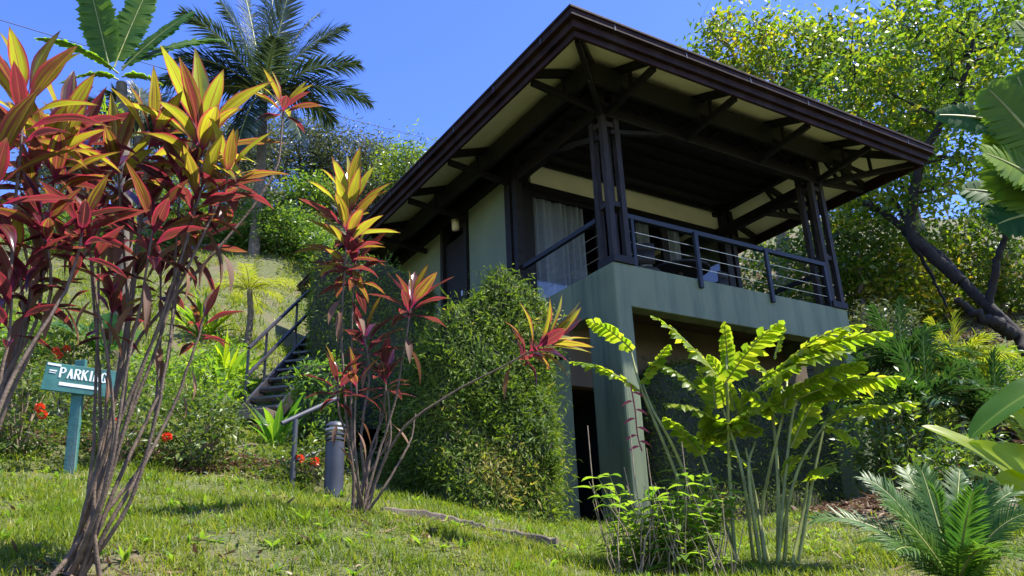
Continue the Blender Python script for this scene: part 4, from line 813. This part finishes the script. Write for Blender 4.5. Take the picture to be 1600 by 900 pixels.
fr = [(A(560, 100, dp - 1), .26, .5), (A(578, 160, dp), .30, .4), (A(540, 45, dp), .26, .6), (A(500, 20, dp + 1), .2, .5), (A(455, -30, dp - 1), .05, .6), (A(430, -45, dp + 1), .02, .4), (A(345, 5, dp), .22, .5), (A(285, 20, dp - 1), .28, .5), (A(278, 90, dp), .30, .4), (A(380, -20, dp + 1), .08, .5), (A(310, 150, dp + 1), .35, .3),
      (A(520, 190, dp + 1), .4, .3), (A(330, 190, dp - 1), .4, .3), (A(470, 215, dp - 1), .45, .3), (A(370, 230, dp - 1), .45, .3), (A(430, 60, dp - 3), .12, .6), (A(250, 130, dp + 1), .3, .4)]
palm('feather_palm', 'tall feather palm with arching dark blue green fronds against the sky', bP, cP, fr, 'palm', .17, 1.05, 84, .065, r0=.045)
dp = 27; bP = AG(230, 345, dp); cP = A(215, 215, dp)
palm('feather_palm', 'second feather palm mostly hidden behind the banana and ti leaves', bP, cP, [(A(215 + 120 * math.cos(a), 215 - 95 * math.sin(a) + 20, dp + rnd(-1, 1)), .3, .35) for a in np.linspace(-.5, 3.6, 13)], 'palm', .2, .95, 74, .065, r0=.04)
bP = AG(386, 525, 16.8); cP = A(390, 455, 16.8)
palm('young_palm', 'small young palm with a thin dark trunk on the lawn slope above the stair', bP, cP, [(cP + [.95 * math.cos(a), .8 * math.sin(a), .05 + .25 * math.sin(3 * a)], .35, .6) for a in np.linspace(0, 5.9, 12)] + [(cP + [.1, 0, .75], .05, .7), (cP + [-.25, .1, .65], .1, .7)], 'ypalm', .07, .3, 34, .02, r0=.012)
for k, (px, py, d, s_, lab, mt_) in enumerate(((1410, 575, 12.5, 1.0, 'dark green clump of feathery palm fronds beyond the wall hedge', 'dpalm'), (1450, 640, 11.2, 1.0, 'low dark palm tuft above the cycad', 'dpalm'), (1495, 575, 14.5, .9, 'small yellow palm glowing in the sun on the far slope', 'ypalm'), (1380, 640, 12.8, 1.0, 'shaded palm tuft close to the far hedge', 'dpalm'), (1560, 660, 12, .9, 'green palm tuft behind the bright ginger leaves', 'dpalm'))):
    b2 = AG(px, py + 110, d); c2 = A(px, py, d)
    palm('slope_palm', lab, b2, c2, [(c2 + s_ * np.array([math.cos(a) * (.6 + .4 * (j % 2)), math.sin(a) * .8, .55 * ((j * 7) % 5) / 5 - .05]), .3, .5) for j, a in enumerate(np.linspace(0, 6.1, 15))] + [(c2 + [.15, 0, s_ * 1.0], .06, .6), (c2 + [-.25, 0, s_ * .9], .1, .6)], mt_, .05, .34 * s_, 34, .035, 'palms on the slope past the deck', r0=.012)

# cycad in the near corner
cY = A(1495, 925, 5.2); bY = G(cY[0], cY[1]); bY[2] = min(bY[2], cY[2] - .15)
cy = thing('cycad', bY, 'glossy blue green cycad with arching stiff fronds at the near edge of the lawn', 'cycad')
m = MB(); tube(m, [bY - [0, 0, .2], cY], [.14, .11], 10); m.build('trunk', M['palmtrunk'], cy, True, offset=bY)
for (tx, ty, dd, sg, c0) in ((1275, 812, 0, .34, .5), (1352, 748, .1, .30, .4), (1415, 735, .35, .2, .6), (1440, 735, .2, .16, .5), (1462, 770, -.3, .2, .4), (1385, 790, -.2, .25, .7), (1500, 735, .5, .1, .3), (1545, 760, .1, .18, .3), (1580, 770, .3, .25, .4), (1620, 800, 0, .3, .4), (1400, 860, -.5, .3, .7), (1560, 860, -.5, .3, .8), (1340, 850, .5, .3, .5), (1520, 770, -.4, .1, .3), (1610, 870, -.3, .3, .7)):
    path = P3(cY, A(tx, ty, 5.2 + dd), sg, 24); m = MB(); mr = MB()
    frond(m, path, (0, -.75, 1), 56, .16, .0135, .55, lambda t: np.sin(PI * np.clip(t * .62 + .3, 0, 1)) ** .5, .55, .3, .14, .06, c0, .12, 3, 'flet', 1, .05, mr, .010)
    f = m.build('frond', M['cycad'], cy, True, offset=bY); mr.build('rachis', M['cane'], f, True, offset=bY)

# ------------------------------------------------------------------ bananas and gingers
def bleaf(root, b, p, q, sag, wd, up, c0, mat='banana', tear=.05, n=64, name='leaf', ldroop=.35, rise=.12):
    path = P3(p, q, sag, 22); L = np.linalg.norm(path[-1] - path[0]); m = MB(); mr = MB()
    frond(m, path, up, n, wd / 2, L / n * 3.2, .1, lambda t: np.clip(np.sin(PI * np.clip(t * .9 + .07, 0, 1)), 0, 1) ** .5, ldroop, rise, .1, tear, c0, .05, 5, 'sq', 2, .04, mr, .016)
    f = m.build(name, M[mat], root, True, offset=b); mr.build('midrib', M['cane'], f, True, offset=b)
def plain_leaf(root, b, p, q, wd, N, c0, mat, droop=.5, prof='banana', wave=.05, fold=.25):
    p = np.array(p); q = np.array(q); d = q - p; L = np.linalg.norm(d); m = MB()
    leaves(m, [p], [nrm(d) + np.array(nrm(N)) * droop * .5], [N], L * 1.05, wd, droop, fold, prof, 22, 8, c0, wave); m.build('leaf', M[mat], root, True, offset=b)
dB = 12.5; bB2 = AG(188, 560, dB); cB = A(190, 130, dB)
ba = thing('banana_plant', bB2, 'banana plant with broad torn leaves and a green fruit bunch above the ti plants', 'banana plant')
m = MB(); tube(m, curve([bB2 - [0, 0, .2], (bB2 + cB) / 2 + [.1, 0, 0], cB], 12), np.linspace(.15, .08, 13)[:len(curve([bB2, (bB2 + cB) / 2, cB], 12))], 10); m.build('trunk', M['palmtrunk'], ba, True, offset=bB2)
for (p, q, sg, wd, up, c0) in (((172, 110), (138, -30), .02, .62, (0, -1, .2), .62), ((178, 105), (235, -25), .06, .55, (.3, -1, .2), .6), ((190, 105), (345, 62), .16, .6, (0, -.7, .7), .6), ((185, 115), (60, 60), .2, .4, (0, -.5, 1), .75), ((190, 120), (250, 130), .25, .4, (0, -.3, 1), .9), ((185, 125), (95, 130), .3, .4, (0, -.3, 1), .85), ((190, 110), (300, 20), .12, .4, (0, -.8, .5), .55)):
    bleaf(ba, bB2, A(*p, dB), A(*q, dB - .2 + rnd(-.3, .3)), sg, wd, up, c0)
m = MB()
for k in range(60):
    a = rnd(0, 6.28); z_ = k / 60; pc = A(172 + 8 * math.sin(a), 70 + 45 * 0 + 95 + 38 * z_, dB - .25); leaves(m, [pc + np.array([math.cos(a), math.sin(a), 0]) * .07], [[math.cos(a) * .6, math.sin(a) * .6, .6]], [math.cos(a), math.sin(a), -.5], .16, .045, -.8, .9, 'oval', 4, 4, .3)
m.build('fruit_bunch', M['canna'], ba, True, offset=bB2)
# banana at the near margin beside the cycad
dN = 4.6; bN = AG(1680, 860, dN)
bn = thing('banana_plant', bN, 'banana plant leaning in beside the cycad with glossy broad leaves', 'banana plant')
cN = A(1665, 330, dN); m = MB(); tube(m, curve([bN - [0, 0, .2], (bN + cN) / 2 + [.05, 0, 0], cN], 12), .085, 10); m.build('trunk', M['palmtrunk'], bn, True, offset=bN)
for (p, q, sg, wd, up, c0, td) in (((1640, 215), (1468, 180), .13, .2, (0, -1, .05), .4, .02), ((1650, 260), (1545, 140), .1, .34, (-.4, -1, .3), .75, .03), ((1660, 260), (1570, 330), .2, .36, (-.3, -1, .5), .35, .03), ((1665, 310), (1540, 240), .1, .3, (-.2, -1, .5), .85, .03), ((1660, 330), (1508, 296), .1, .26, (-.1, -1, .35), .45, .04), ((1670, 340), (1560, 350), .2, .3, (-.3, -1, .4), .3, .03),
                             ((1680, 380), (1575, 270), .1, .34, (-.3, -1, .3), .8, .03), ((1670, 120), (1588, 35), .1, .16, (-.2, -1, .5), .9, .02), ((1660, 300), (1590, 120), .04, .34, (-.5, -1, .1), .7, .03), ((1660, 390), (1572, 200), .06, .46, (-.3, -1, .25), .95, .03)):
    bleaf(bn, bN, A(*p, dN + .1), A(*q, dN + rnd(-.2, .1)), sg, wd, up, c0, tear=td, n=64)
bG = AG(1640, 850, 5.9); gi = thing('ginger_plant', bG, 'bright backlit ginger leaves rising behind the cycad', 'ginger plant')
m = MB()
for k in range(5): tube(m, curve([bG + [rnd(-.1, .1), rnd(-.1, .1), -.1], A(1640 - k * 8, 740 - k * 12, 5.9), A(1600 - k * 10, 690 - k * 12, 5.9)], 8), .012, 6)
m.build('stems', M['cane'], gi, True, offset=bG)
for (p, q, wd, N, c0, dr) in (((1580, 745), (1452, 660), .17, (-.2, -.6, 1), .9, .5), ((1600, 740), (1520, 690), .17, (-.3, -.9, .7), .8, .5), ((1590, 770), (1480, 732), .13, (0, -.5, 1), .9, .5), ((1625, 740), (1555, 700), .2, (-.3, -1, .5), .7, .4), ((1640, 780), (1560, 745), .2, (-.2, -1, .5), .75, .5), ((1640, 800), (1590, 780), .2, (-.2, -1, .5), .6, .5), ((1660, 590), (1520, 682), .26, (-.2, -.7, 1), .05, .5), ((1650, 700), (1585, 640), .16, (-.3, -1, .4), .85, .4)):
    plain_leaf(gi, bG, A(*p, 5.9), A(*q, 5.75), wd, N, c0, 'canna', dr)
def strap_clump(name, label, px, py, d, n, L, W, mat, group=None, spread=.9, cat='plant', up=.9, c0=.6, hz=.15):
    b2 = AG(px, py, d); root = thing(name, b2, label, cat, group); a = rnd(0, 6.28, n); m = MB()
    r_ = np.stack([np.cos(a), np.sin(a), 0 * a], -1); th = rnd(.1, spread, n); D = r_ * np.sin(th)[:, None] + np.array([0, 0, 1]) * np.cos(th)[:, None]; N = -r_ * np.cos(th)[:, None] + np.array([0, 0, 1]) * np.sin(th)[:, None]
    leaves(m, r_ * hz * RNG.random((n, 1)) + np.array([0, 0, -.03]), D, N, L * rnd(.6, 1.2, n), W * rnd(.8, 1.2, n), rnd(.3, 1.2, n), .3, 'leaf', 7, 2, np.clip(c0 - .25 + RNG.normal(size=n) * .25, 0, 1)); m.build('leaves', M[mat], root, True); return root
gg = 'strappy plants on the lawn slope'
strap_clump('ginger_clump', 'bright green strappy ginger clump just below the stair handrail', 352, 590, 14.5, 46, .95, .11, 'canna', gg)
strap_clump('ginger_clump', 'strappy green clump behind the many stemmed ti plant', 318, 545, 17, 36, .9, .1, 'canna', gg)
strap_clump('ginger_clump', 'strappy clump at the foot of the steel stair', 345, 650, 13, 24, .6, .08, 'canna', gg)
strap_clump('upright_plant', 'single upright dark green leafy plant under the stair foot', 430, 692, 11, 14, .72, .11, 'canna', gg, .45, c0=.2)
b2 = AG(150, 580, 12); bl_ = thing('broadleaf_plant', b2, 'low plant with one huge rounded green leaf behind the sign', 'plant')
plain_leaf(bl_, b2, A(165, 545, 12), A(88, 500, 11.8), .62, (-.1, -.8, 1), .3, 'banana', .5); plain_leaf(bl_, b2, A(165, 550, 12), A(170, 490, 12), .5, (0, -1, .6), .35, 'banana', .4); plain_leaf(bl_, b2, A(165, 550, 12), A(225, 520, 12), .4, (.2, -.8, 1), .6, 'banana', .5)
m = MB(); tube(m, [b2 - [0, 0, .1], A(165, 550, 12)], .03, 6); m.build('stem', M['cane'], bl_, True, offset=b2)

# ------------------------------------------------------------------ shrubs
def bush(name, label, px, py, d, rx, rz_, n, L, asp, mat, group=None, flowers=0, stems=8, c0=.5, cr=.16, fpos=None, ry=None, gap=1.0):
    """px, py = centre of the bush in the photo"""
    b2 = AG(px, py + rz_, d); root = thing(name, b2, label, 'shrub', group)
    c = A(px, py, d); R_ = np.array([rx * d / FPX, ry or rx * d / FPX, rz_ * d / FPX]); n = int(n * 1.5); k = max(5, n // 24)
    cen = ell_pts(c, R_ * .92, k, .45 * gap); cen[:, 2] = np.maximum(cen[:, 2], gz(cen[:, 0], cen[:, 1]) + .04)
    mt = MB()
    for p in cen[::2]: tube(mt, curve([b2 + np.array([rnd(-.2, .2), rnd(-.2, .2), 0]) * R_[0] * .8 - [0, 0, .1], (b2 + p) / 2 + [0, 0, .1 * R_[2]], p], 6), np.linspace(.012, .004, 7)[:len(curve([b2, b2 + 1, p], 6))], 4, cap=False)
    mt.build('stems', M['twig'], root, True, offset=b2)
    m = MB(); leafcloud(m, cen, 24, cr * 2, L, asp, 'leaf', 2, 2, c0, .22); m.build('foliage', M[mat], root, True, offset=b2)
    for f in range((flowers + 1) // 2 if flowers > 2 else min(flowers, 1)):
        p = fpos[f] if fpos else None
        p = A(p[0], p[1], d - R_[1] * .95) if p else cen[f % k] + (nrm(cen[f % k] - c) * .1 + [0, -.1, .05])
        mf = MB(); D = rdirs(70, .5); leaves(mf, p + D * .022, nrm(D + rdirs(70) * .4), rdirs(70), .036, .03, .6, .2, 'oval', 2, 2); mf.build('flower_cluster', M['flower'], root, True, offset=b2)
    return root
gi_ = 'ixora shrubs with red flowers round the sign bed'
bush('ixora_shrub', 'leafy shrub with small orange flowers at the lawn edge left of the sign', 24, 655, 10.2, 58, 88, 1500, .085, .4, 'ixora', gi_, 4, fpos=[(62, 637), (66, 648), (20, 600), (40, 690)])
bush('ixora_shrub', 'rounded leafy shrub with a single red flower right of the sign', 312, 682, 9.6, 58, 66, 1500, .08, .4, 'ixora', gi_, 2, fpos=[(261, 683), (305, 700)])
bush('ixora_shrub', 'dark shrub dotted with orange flowers directly behind the sign', 108, 545, 12.2, 50, 40, 800, .09, .4, 'ixora', gi_, 5, fpos=[(87, 548), (92, 555), (104, 545), (118, 545), (130, 560)])
bush('ixora_shrub', 'small shrub half hidden by the ti stems beside the sign post', 190, 680, 9.8, 52, 45, 900, .08, .4, 'ixora', gi_, 2, fpos=[(178, 660), (215, 655)])
bush('ixora_shrub', 'low pale shrub with red flowers at the foot of the path handrail', 478, 725, 9.2, 42, 32, 700, .07, .4, 'ixora', gi_, 3, fpos=[(468, 717), (492, 721), (500, 700)])
bush('slope_shrub', 'bright green loose shrub on the slope above the round ixora', 300, 610, 12.5, 60, 48, 1100, .09, .4, 'shrub', 'loose shrubs on the lawn slope', c0=.6)
bush('slope_shrub', 'bright shrub on the slope close to the stair foot', 345, 560, 15.5, 40, 30, 600, .1, .4, 'shrub', 'loose shrubs on the lawn slope', c0=.5)
bush('slope_shrub', 'tall slope shrub behind the lawn edge ti plant', 30, 560, 12.8, 60, 60, 1200, .1, .4, 'shrub', 'loose shrubs on the lawn slope', c0=.4)
bush('slope_shrub', 'bright green shrub on the slope behind the tall ti stems', 235, 585, 13.6, 48, 36, 800, .09, .4, 'shrub', 'loose shrubs on the lawn slope', c0=.45)
bush('slope_shrub', 'yellow green shrub tucked against the open side of the steel stair', 385, 618, 14.2, 30, 34, 700, .09, .4, 'shrub', 'loose shrubs on the lawn slope', c0=.65)
bush('slope_shrub', 'leafy shrub just behind the top of the sign post', 165, 618, 11.6, 42, 34, 800, .09, .4, 'ixora', 'loose shrubs on the lawn slope', c0=.6)
gH = 'mounded bushes high on the hillside'
bush('mounded_bush', 'large mounded green bush on the hillside beneath the ridge trees', 425, 372, 26, 82, 48, 7500, .15, .42, 'bush', gH, c0=.55, cr=.22, ry=1.6)
bush('mounded_bush', 'mounded bush on the hillside behind the tall ti plant', 300, 390, 26.5, 75, 48, 4500, .15, .42, 'bush', gH, c0=.45, cr=.22, ry=1.6)
bush('mounded_bush', 'shaded bush at the hillside edge below the eave end', 505, 398, 25, 32, 38, 2200, .14, .42, 'bush', gH, c0=.35, cr=.2, ry=1.2)
bush('mounded_bush', 'hillside bush behind the lawn edge ti plant', 130, 385, 26, 90, 45, 4000, .15, .42, 'bush', gH, c0=.4, cr=.22, ry=1.6)
gRB = 'scrubby bushes along the ridge line'
for px, py, rx, c0, lab in ((395, 318, 55, .45, 'scrubby ridge bush straight below the tall palm crown'), (485, 312, 50, .55, 'scrubby ridge bush between the thin grey tree trunks'), (565, 322, 50, .4, 'darker scrubby ridge bush close to the eave end'), (270, 322, 70, .5, 'scrubby ridge bush glimpsed through the tall ti leaves'), (120, 322, 90, .45, 'long scrubby ridge bush behind the lawn edge ti plant')):
    bush('ridge_bush', lab, px, py, 31, rx, 32, 1700, .2, .4, 'treeG' if c0 < .5 else 'bush', gRB, c0=c0, cr=.3, ry=1.2)
gr_ = 'shrubs on the slope past the deck'
bush('slope_bush', 'shrub with grey tinged leaves on the litter covered slope', 1370, 520, 17, 50, 38, 1400, .11, .4, 'treeG', gr_, c0=.5)
bush('slope_bush', 'dense dark shrub behind the heliconia and far hedge', 1405, 690, 10.8, 55, 75, 1800, .1, .36, 'treeD', gr_, c0=.5)
bush('slope_bush', 'green shrub on the far slope beside the yellow palm', 1555, 590, 16, 60, 30, 1200, .12, .4, 'bush', gr_, c0=.6)
bush('slope_bush', 'low dark shrub behind the cycad fronds', 1500, 730, 9.5, 60, 32, 1000, .09, .36, 'treeD', gr_, c0=.55)
# leafy weed shrub at the heliconia's foot
bW = AG(1045, 895, 6.3); wd_ = thing('leafy_shrub', bW, 'young bright leaved shrub over dry twigs beside the heliconia canes', 'shrub')
ms = MB(); ml = MB()
for k in range(46):
    tx, ty = rnd(925, 1165), rnd(735, 880); dd = 6.3 + rnd(-.35, .35)
    C_ = curve([A(rnd(985, 1105), 898, dd), A((tx + 1045) / 2 + rnd(-15, 15), (ty + 900) / 2, dd), A(tx, ty, dd)], 10); tube(ms, C_, np.linspace(.006, .0025, len(C_)), 4, cap=False)
    for j in range(3, len(C_), 1):
        a = rnd(0, 6.28); n_ = 2; aa = a + np.arange(n_) * PI; D = np.stack([np.cos(aa), np.sin(aa) * .8, .25 + 0 * aa], -1)
        leaves(ml, np.repeat(C_[j][None], n_, 0), D, [0, 0, 1], rnd(.10, .18, n_), rnd(.05, .085, n_), rnd(.4, 1.2, n_), .25, 'leaf', 4, 2, np.clip(.6 + RNG.normal(size=n_) * .3, 0, 1))
ms.build('stems', M['cane'], wd_, True, offset=bW); ml.build('foliage', M['shrub'], wd_, True, offset=bW)
mt = MB()
for k in range(90):
    q = A(rnd(960, 1150), 905, 6.3 + rnd(-.4, .3)); a = rnd(0, 6.28); L = rnd(.25, .7); e = q + np.array([math.cos(a) * L * .35, math.sin(a) * L * .3, L]); tube(mt, [q, (q + e) / 2 + RNG.normal(size=3) * .02, e], [.005, .004, .002], 4, cap=False)
for px, py in ((918, 665), (985, 680), (975, 730), (1065, 690), (1010, 700)): tube(mt, curve([A(px + 40, 890, 6.3), A(px + 12, 780, 6.3), A(px, py, 6.3)], 8), .004, 4)
mt.build('dry_twigs', M['twig'], wd_, True, offset=bW)

# ------------------------------------------------------------------ grass and litter
def scatter(n, y0, y1, dens=None):
    y = np.sqrt(RNG.random(n) * (y1 ** 2 - y0 ** 2) + y0 ** 2); x = (RNG.random(n) * 2 - 1) * (y + .3) * .72
    k = ~in_house(x, y, .02)
    return x[k], y[k]
def bedmask(x, y):      # bare mulch round the sign and shrubs
    z = gz(x, y); P = np.stack([x, y, z], -1); d = P @ cf; py = 450 - FPX * (P @ CU) / d; px = 800 + FPX * (P @ CR) / d
    bed = (np.abs(y - (9.45 + .25 * np.sin(x * 2.3))) < .42 + .2 * np.sin(x * 5)) & (x > -6.2) & (x < -2.0)
    far = (y > 15) & (np.sin(x * .9 + y * .4) + .6 * np.sin(x * 2.1 - y * .9) > .75) & (y > 19)
    right = (x > 3.2) & (y > 7.2) & (y < 12) | (x > 5) & (y > 19)
    return bed | far | right
def grass(name, n, y0, y1, L, W, nl):
    x, y = scatter(n, y0, y1)
    cl = np.sin(x * 3.3 + 1.2 * np.sin(y * 2.7)) * np.sin(y * 3.9 + x) + .7 * np.sin(x * 8.3 - y * 5) * np.sin(y * 9.1)
    worn = np.exp(-(((x + .9) / .9) ** 2 + ((y - 5.0) / .5) ** 2)) + np.exp(-(((x + 1.3) / .5) ** 2 + ((y - 6.3) / .4) ** 2)) + np.exp(-(((x + 2.5) / .5) ** 2 + ((y - 4.1) / .4) ** 2))
    k = (RNG.random(len(x)) < .62 + .35 * cl - .0 * np.clip(worn, 0, 1)) & ~(bedmask(x, y) & (RNG.random(len(x)) < .93)); x, y, cl = x[k], y[k], cl[k]; n = len(x)
    P = np.stack([x, y, gz(x, y) - .005], -1); a = rnd(0, 6.28, n); th = np.abs(RNG.normal(size=n)) * .55 + .1
    r_ = np.stack([np.cos(a), np.sin(a), 0 * a], -1); D = r_ * np.sin(th)[:, None] + np.array([0, 0, 1]) * np.cos(th)[:, None]; N = -r_ * np.cos(th)[:, None] + np.array([0, 0, 1]) * np.sin(th)[:, None]
    c = np.clip(.42 + RNG.normal(size=n) * .2 - .1 * cl, 0, 1)
    m = MB(); leaves(m, P, D, N, L * rnd(.5, 1.3, n) * (1 + .3 * np.clip(cl, -1, 1)), W * rnd(.7, 1.3, n), rnd(.2, 1.5, n), .3, 'grass', nl, 1, c)
    tag(m.build(name, M['grass'], None, False), kind='stuff')
grass('lawn_grass', 150000, 3.6, 7.2, .085, .0075, 3)
grass('lawn_grass', 120000, 7.2, 12, .10, .011, 2)
grass('slope_grass', 170000, 12, 28, .2, .024, 2)
def litter(name, n, x, y, L, W):
    k = ~in_house(x, y, 0); x, y = x[k], y[k]; n = len(x); P = np.stack([x, y, gz(x, y) + rnd(.004, .03, n)], -1)
    m = MB(); leaves(m, P, rdirs(n, 0, .1), nrm(rdirs(n) * .3 + [0, 0, 1]), L * rnd(.5, 1.4, n), W * rnd(.6, 1.3, n), rnd(-.6, .7, n), rnd(-.3, .5, n), 'leaf', 3, 2); tag(m.build(name, M['litter'], None, True), kind='stuff')
x, y = scatter(90000, 8.4, 10.6); k = bedmask(x, y); litter('mulch_litter', 0, x[k], y[k], .085, .03)
x, y = scatter(500, 4.4, 7.5); litter('fallen_leaves', 0, x, y, .10, .028)
x, y = scatter(60000, 7, 30); k = (x > 3) & bedmask(x, y); litter('slope_litter', 0, x[k], y[k], .17, .07)
for (px, py, d, n_, s_) in ((545, 800, 6.2, 90, .35), (640, 850, 5.6, 22, .25), (112, 890, 4.65, 60, .3), (400, 870, 5.0, 12, .3), (520, 770, 7.6, 120, .5), (400, 745, 9.2, 120, .5)):
    c = A(px, py, d); litter('fallen_leaves', 0, c[0] + RNG.normal(size=n_) * s_, c[1] + RNG.normal(size=n_) * s_ * .6, .13, .032)

x, y = scatter(700, 3.8, 11); k = ~bedmask(x, y); x, y = x[k], y[k]; n = len(x)
rep_ = 6; P = np.repeat(np.stack([x, y, gz(x, y)], -1), rep_, 0); a = rnd(0, 6.28, n * rep_); r_ = np.stack([np.cos(a), np.sin(a), 0 * a], -1); th = rnd(.5, 1.35, n * rep_)
m = MB(); leaves(m, P, r_ * np.sin(th)[:, None] + np.array([0, 0, 1]) * np.cos(th)[:, None], -r_ * np.cos(th)[:, None] + np.array([0, 0, 1]) * np.sin(th)[:, None], rnd(.05, .13, n * rep_), rnd(.018, .035, n * rep_), rnd(.3, 1.1, n * rep_), .25, 'leaf', 4, 2, rnd(0, 1, n * rep_))
tag(m.build('lawn_weeds', M['shrub'], None, True), kind='stuff')
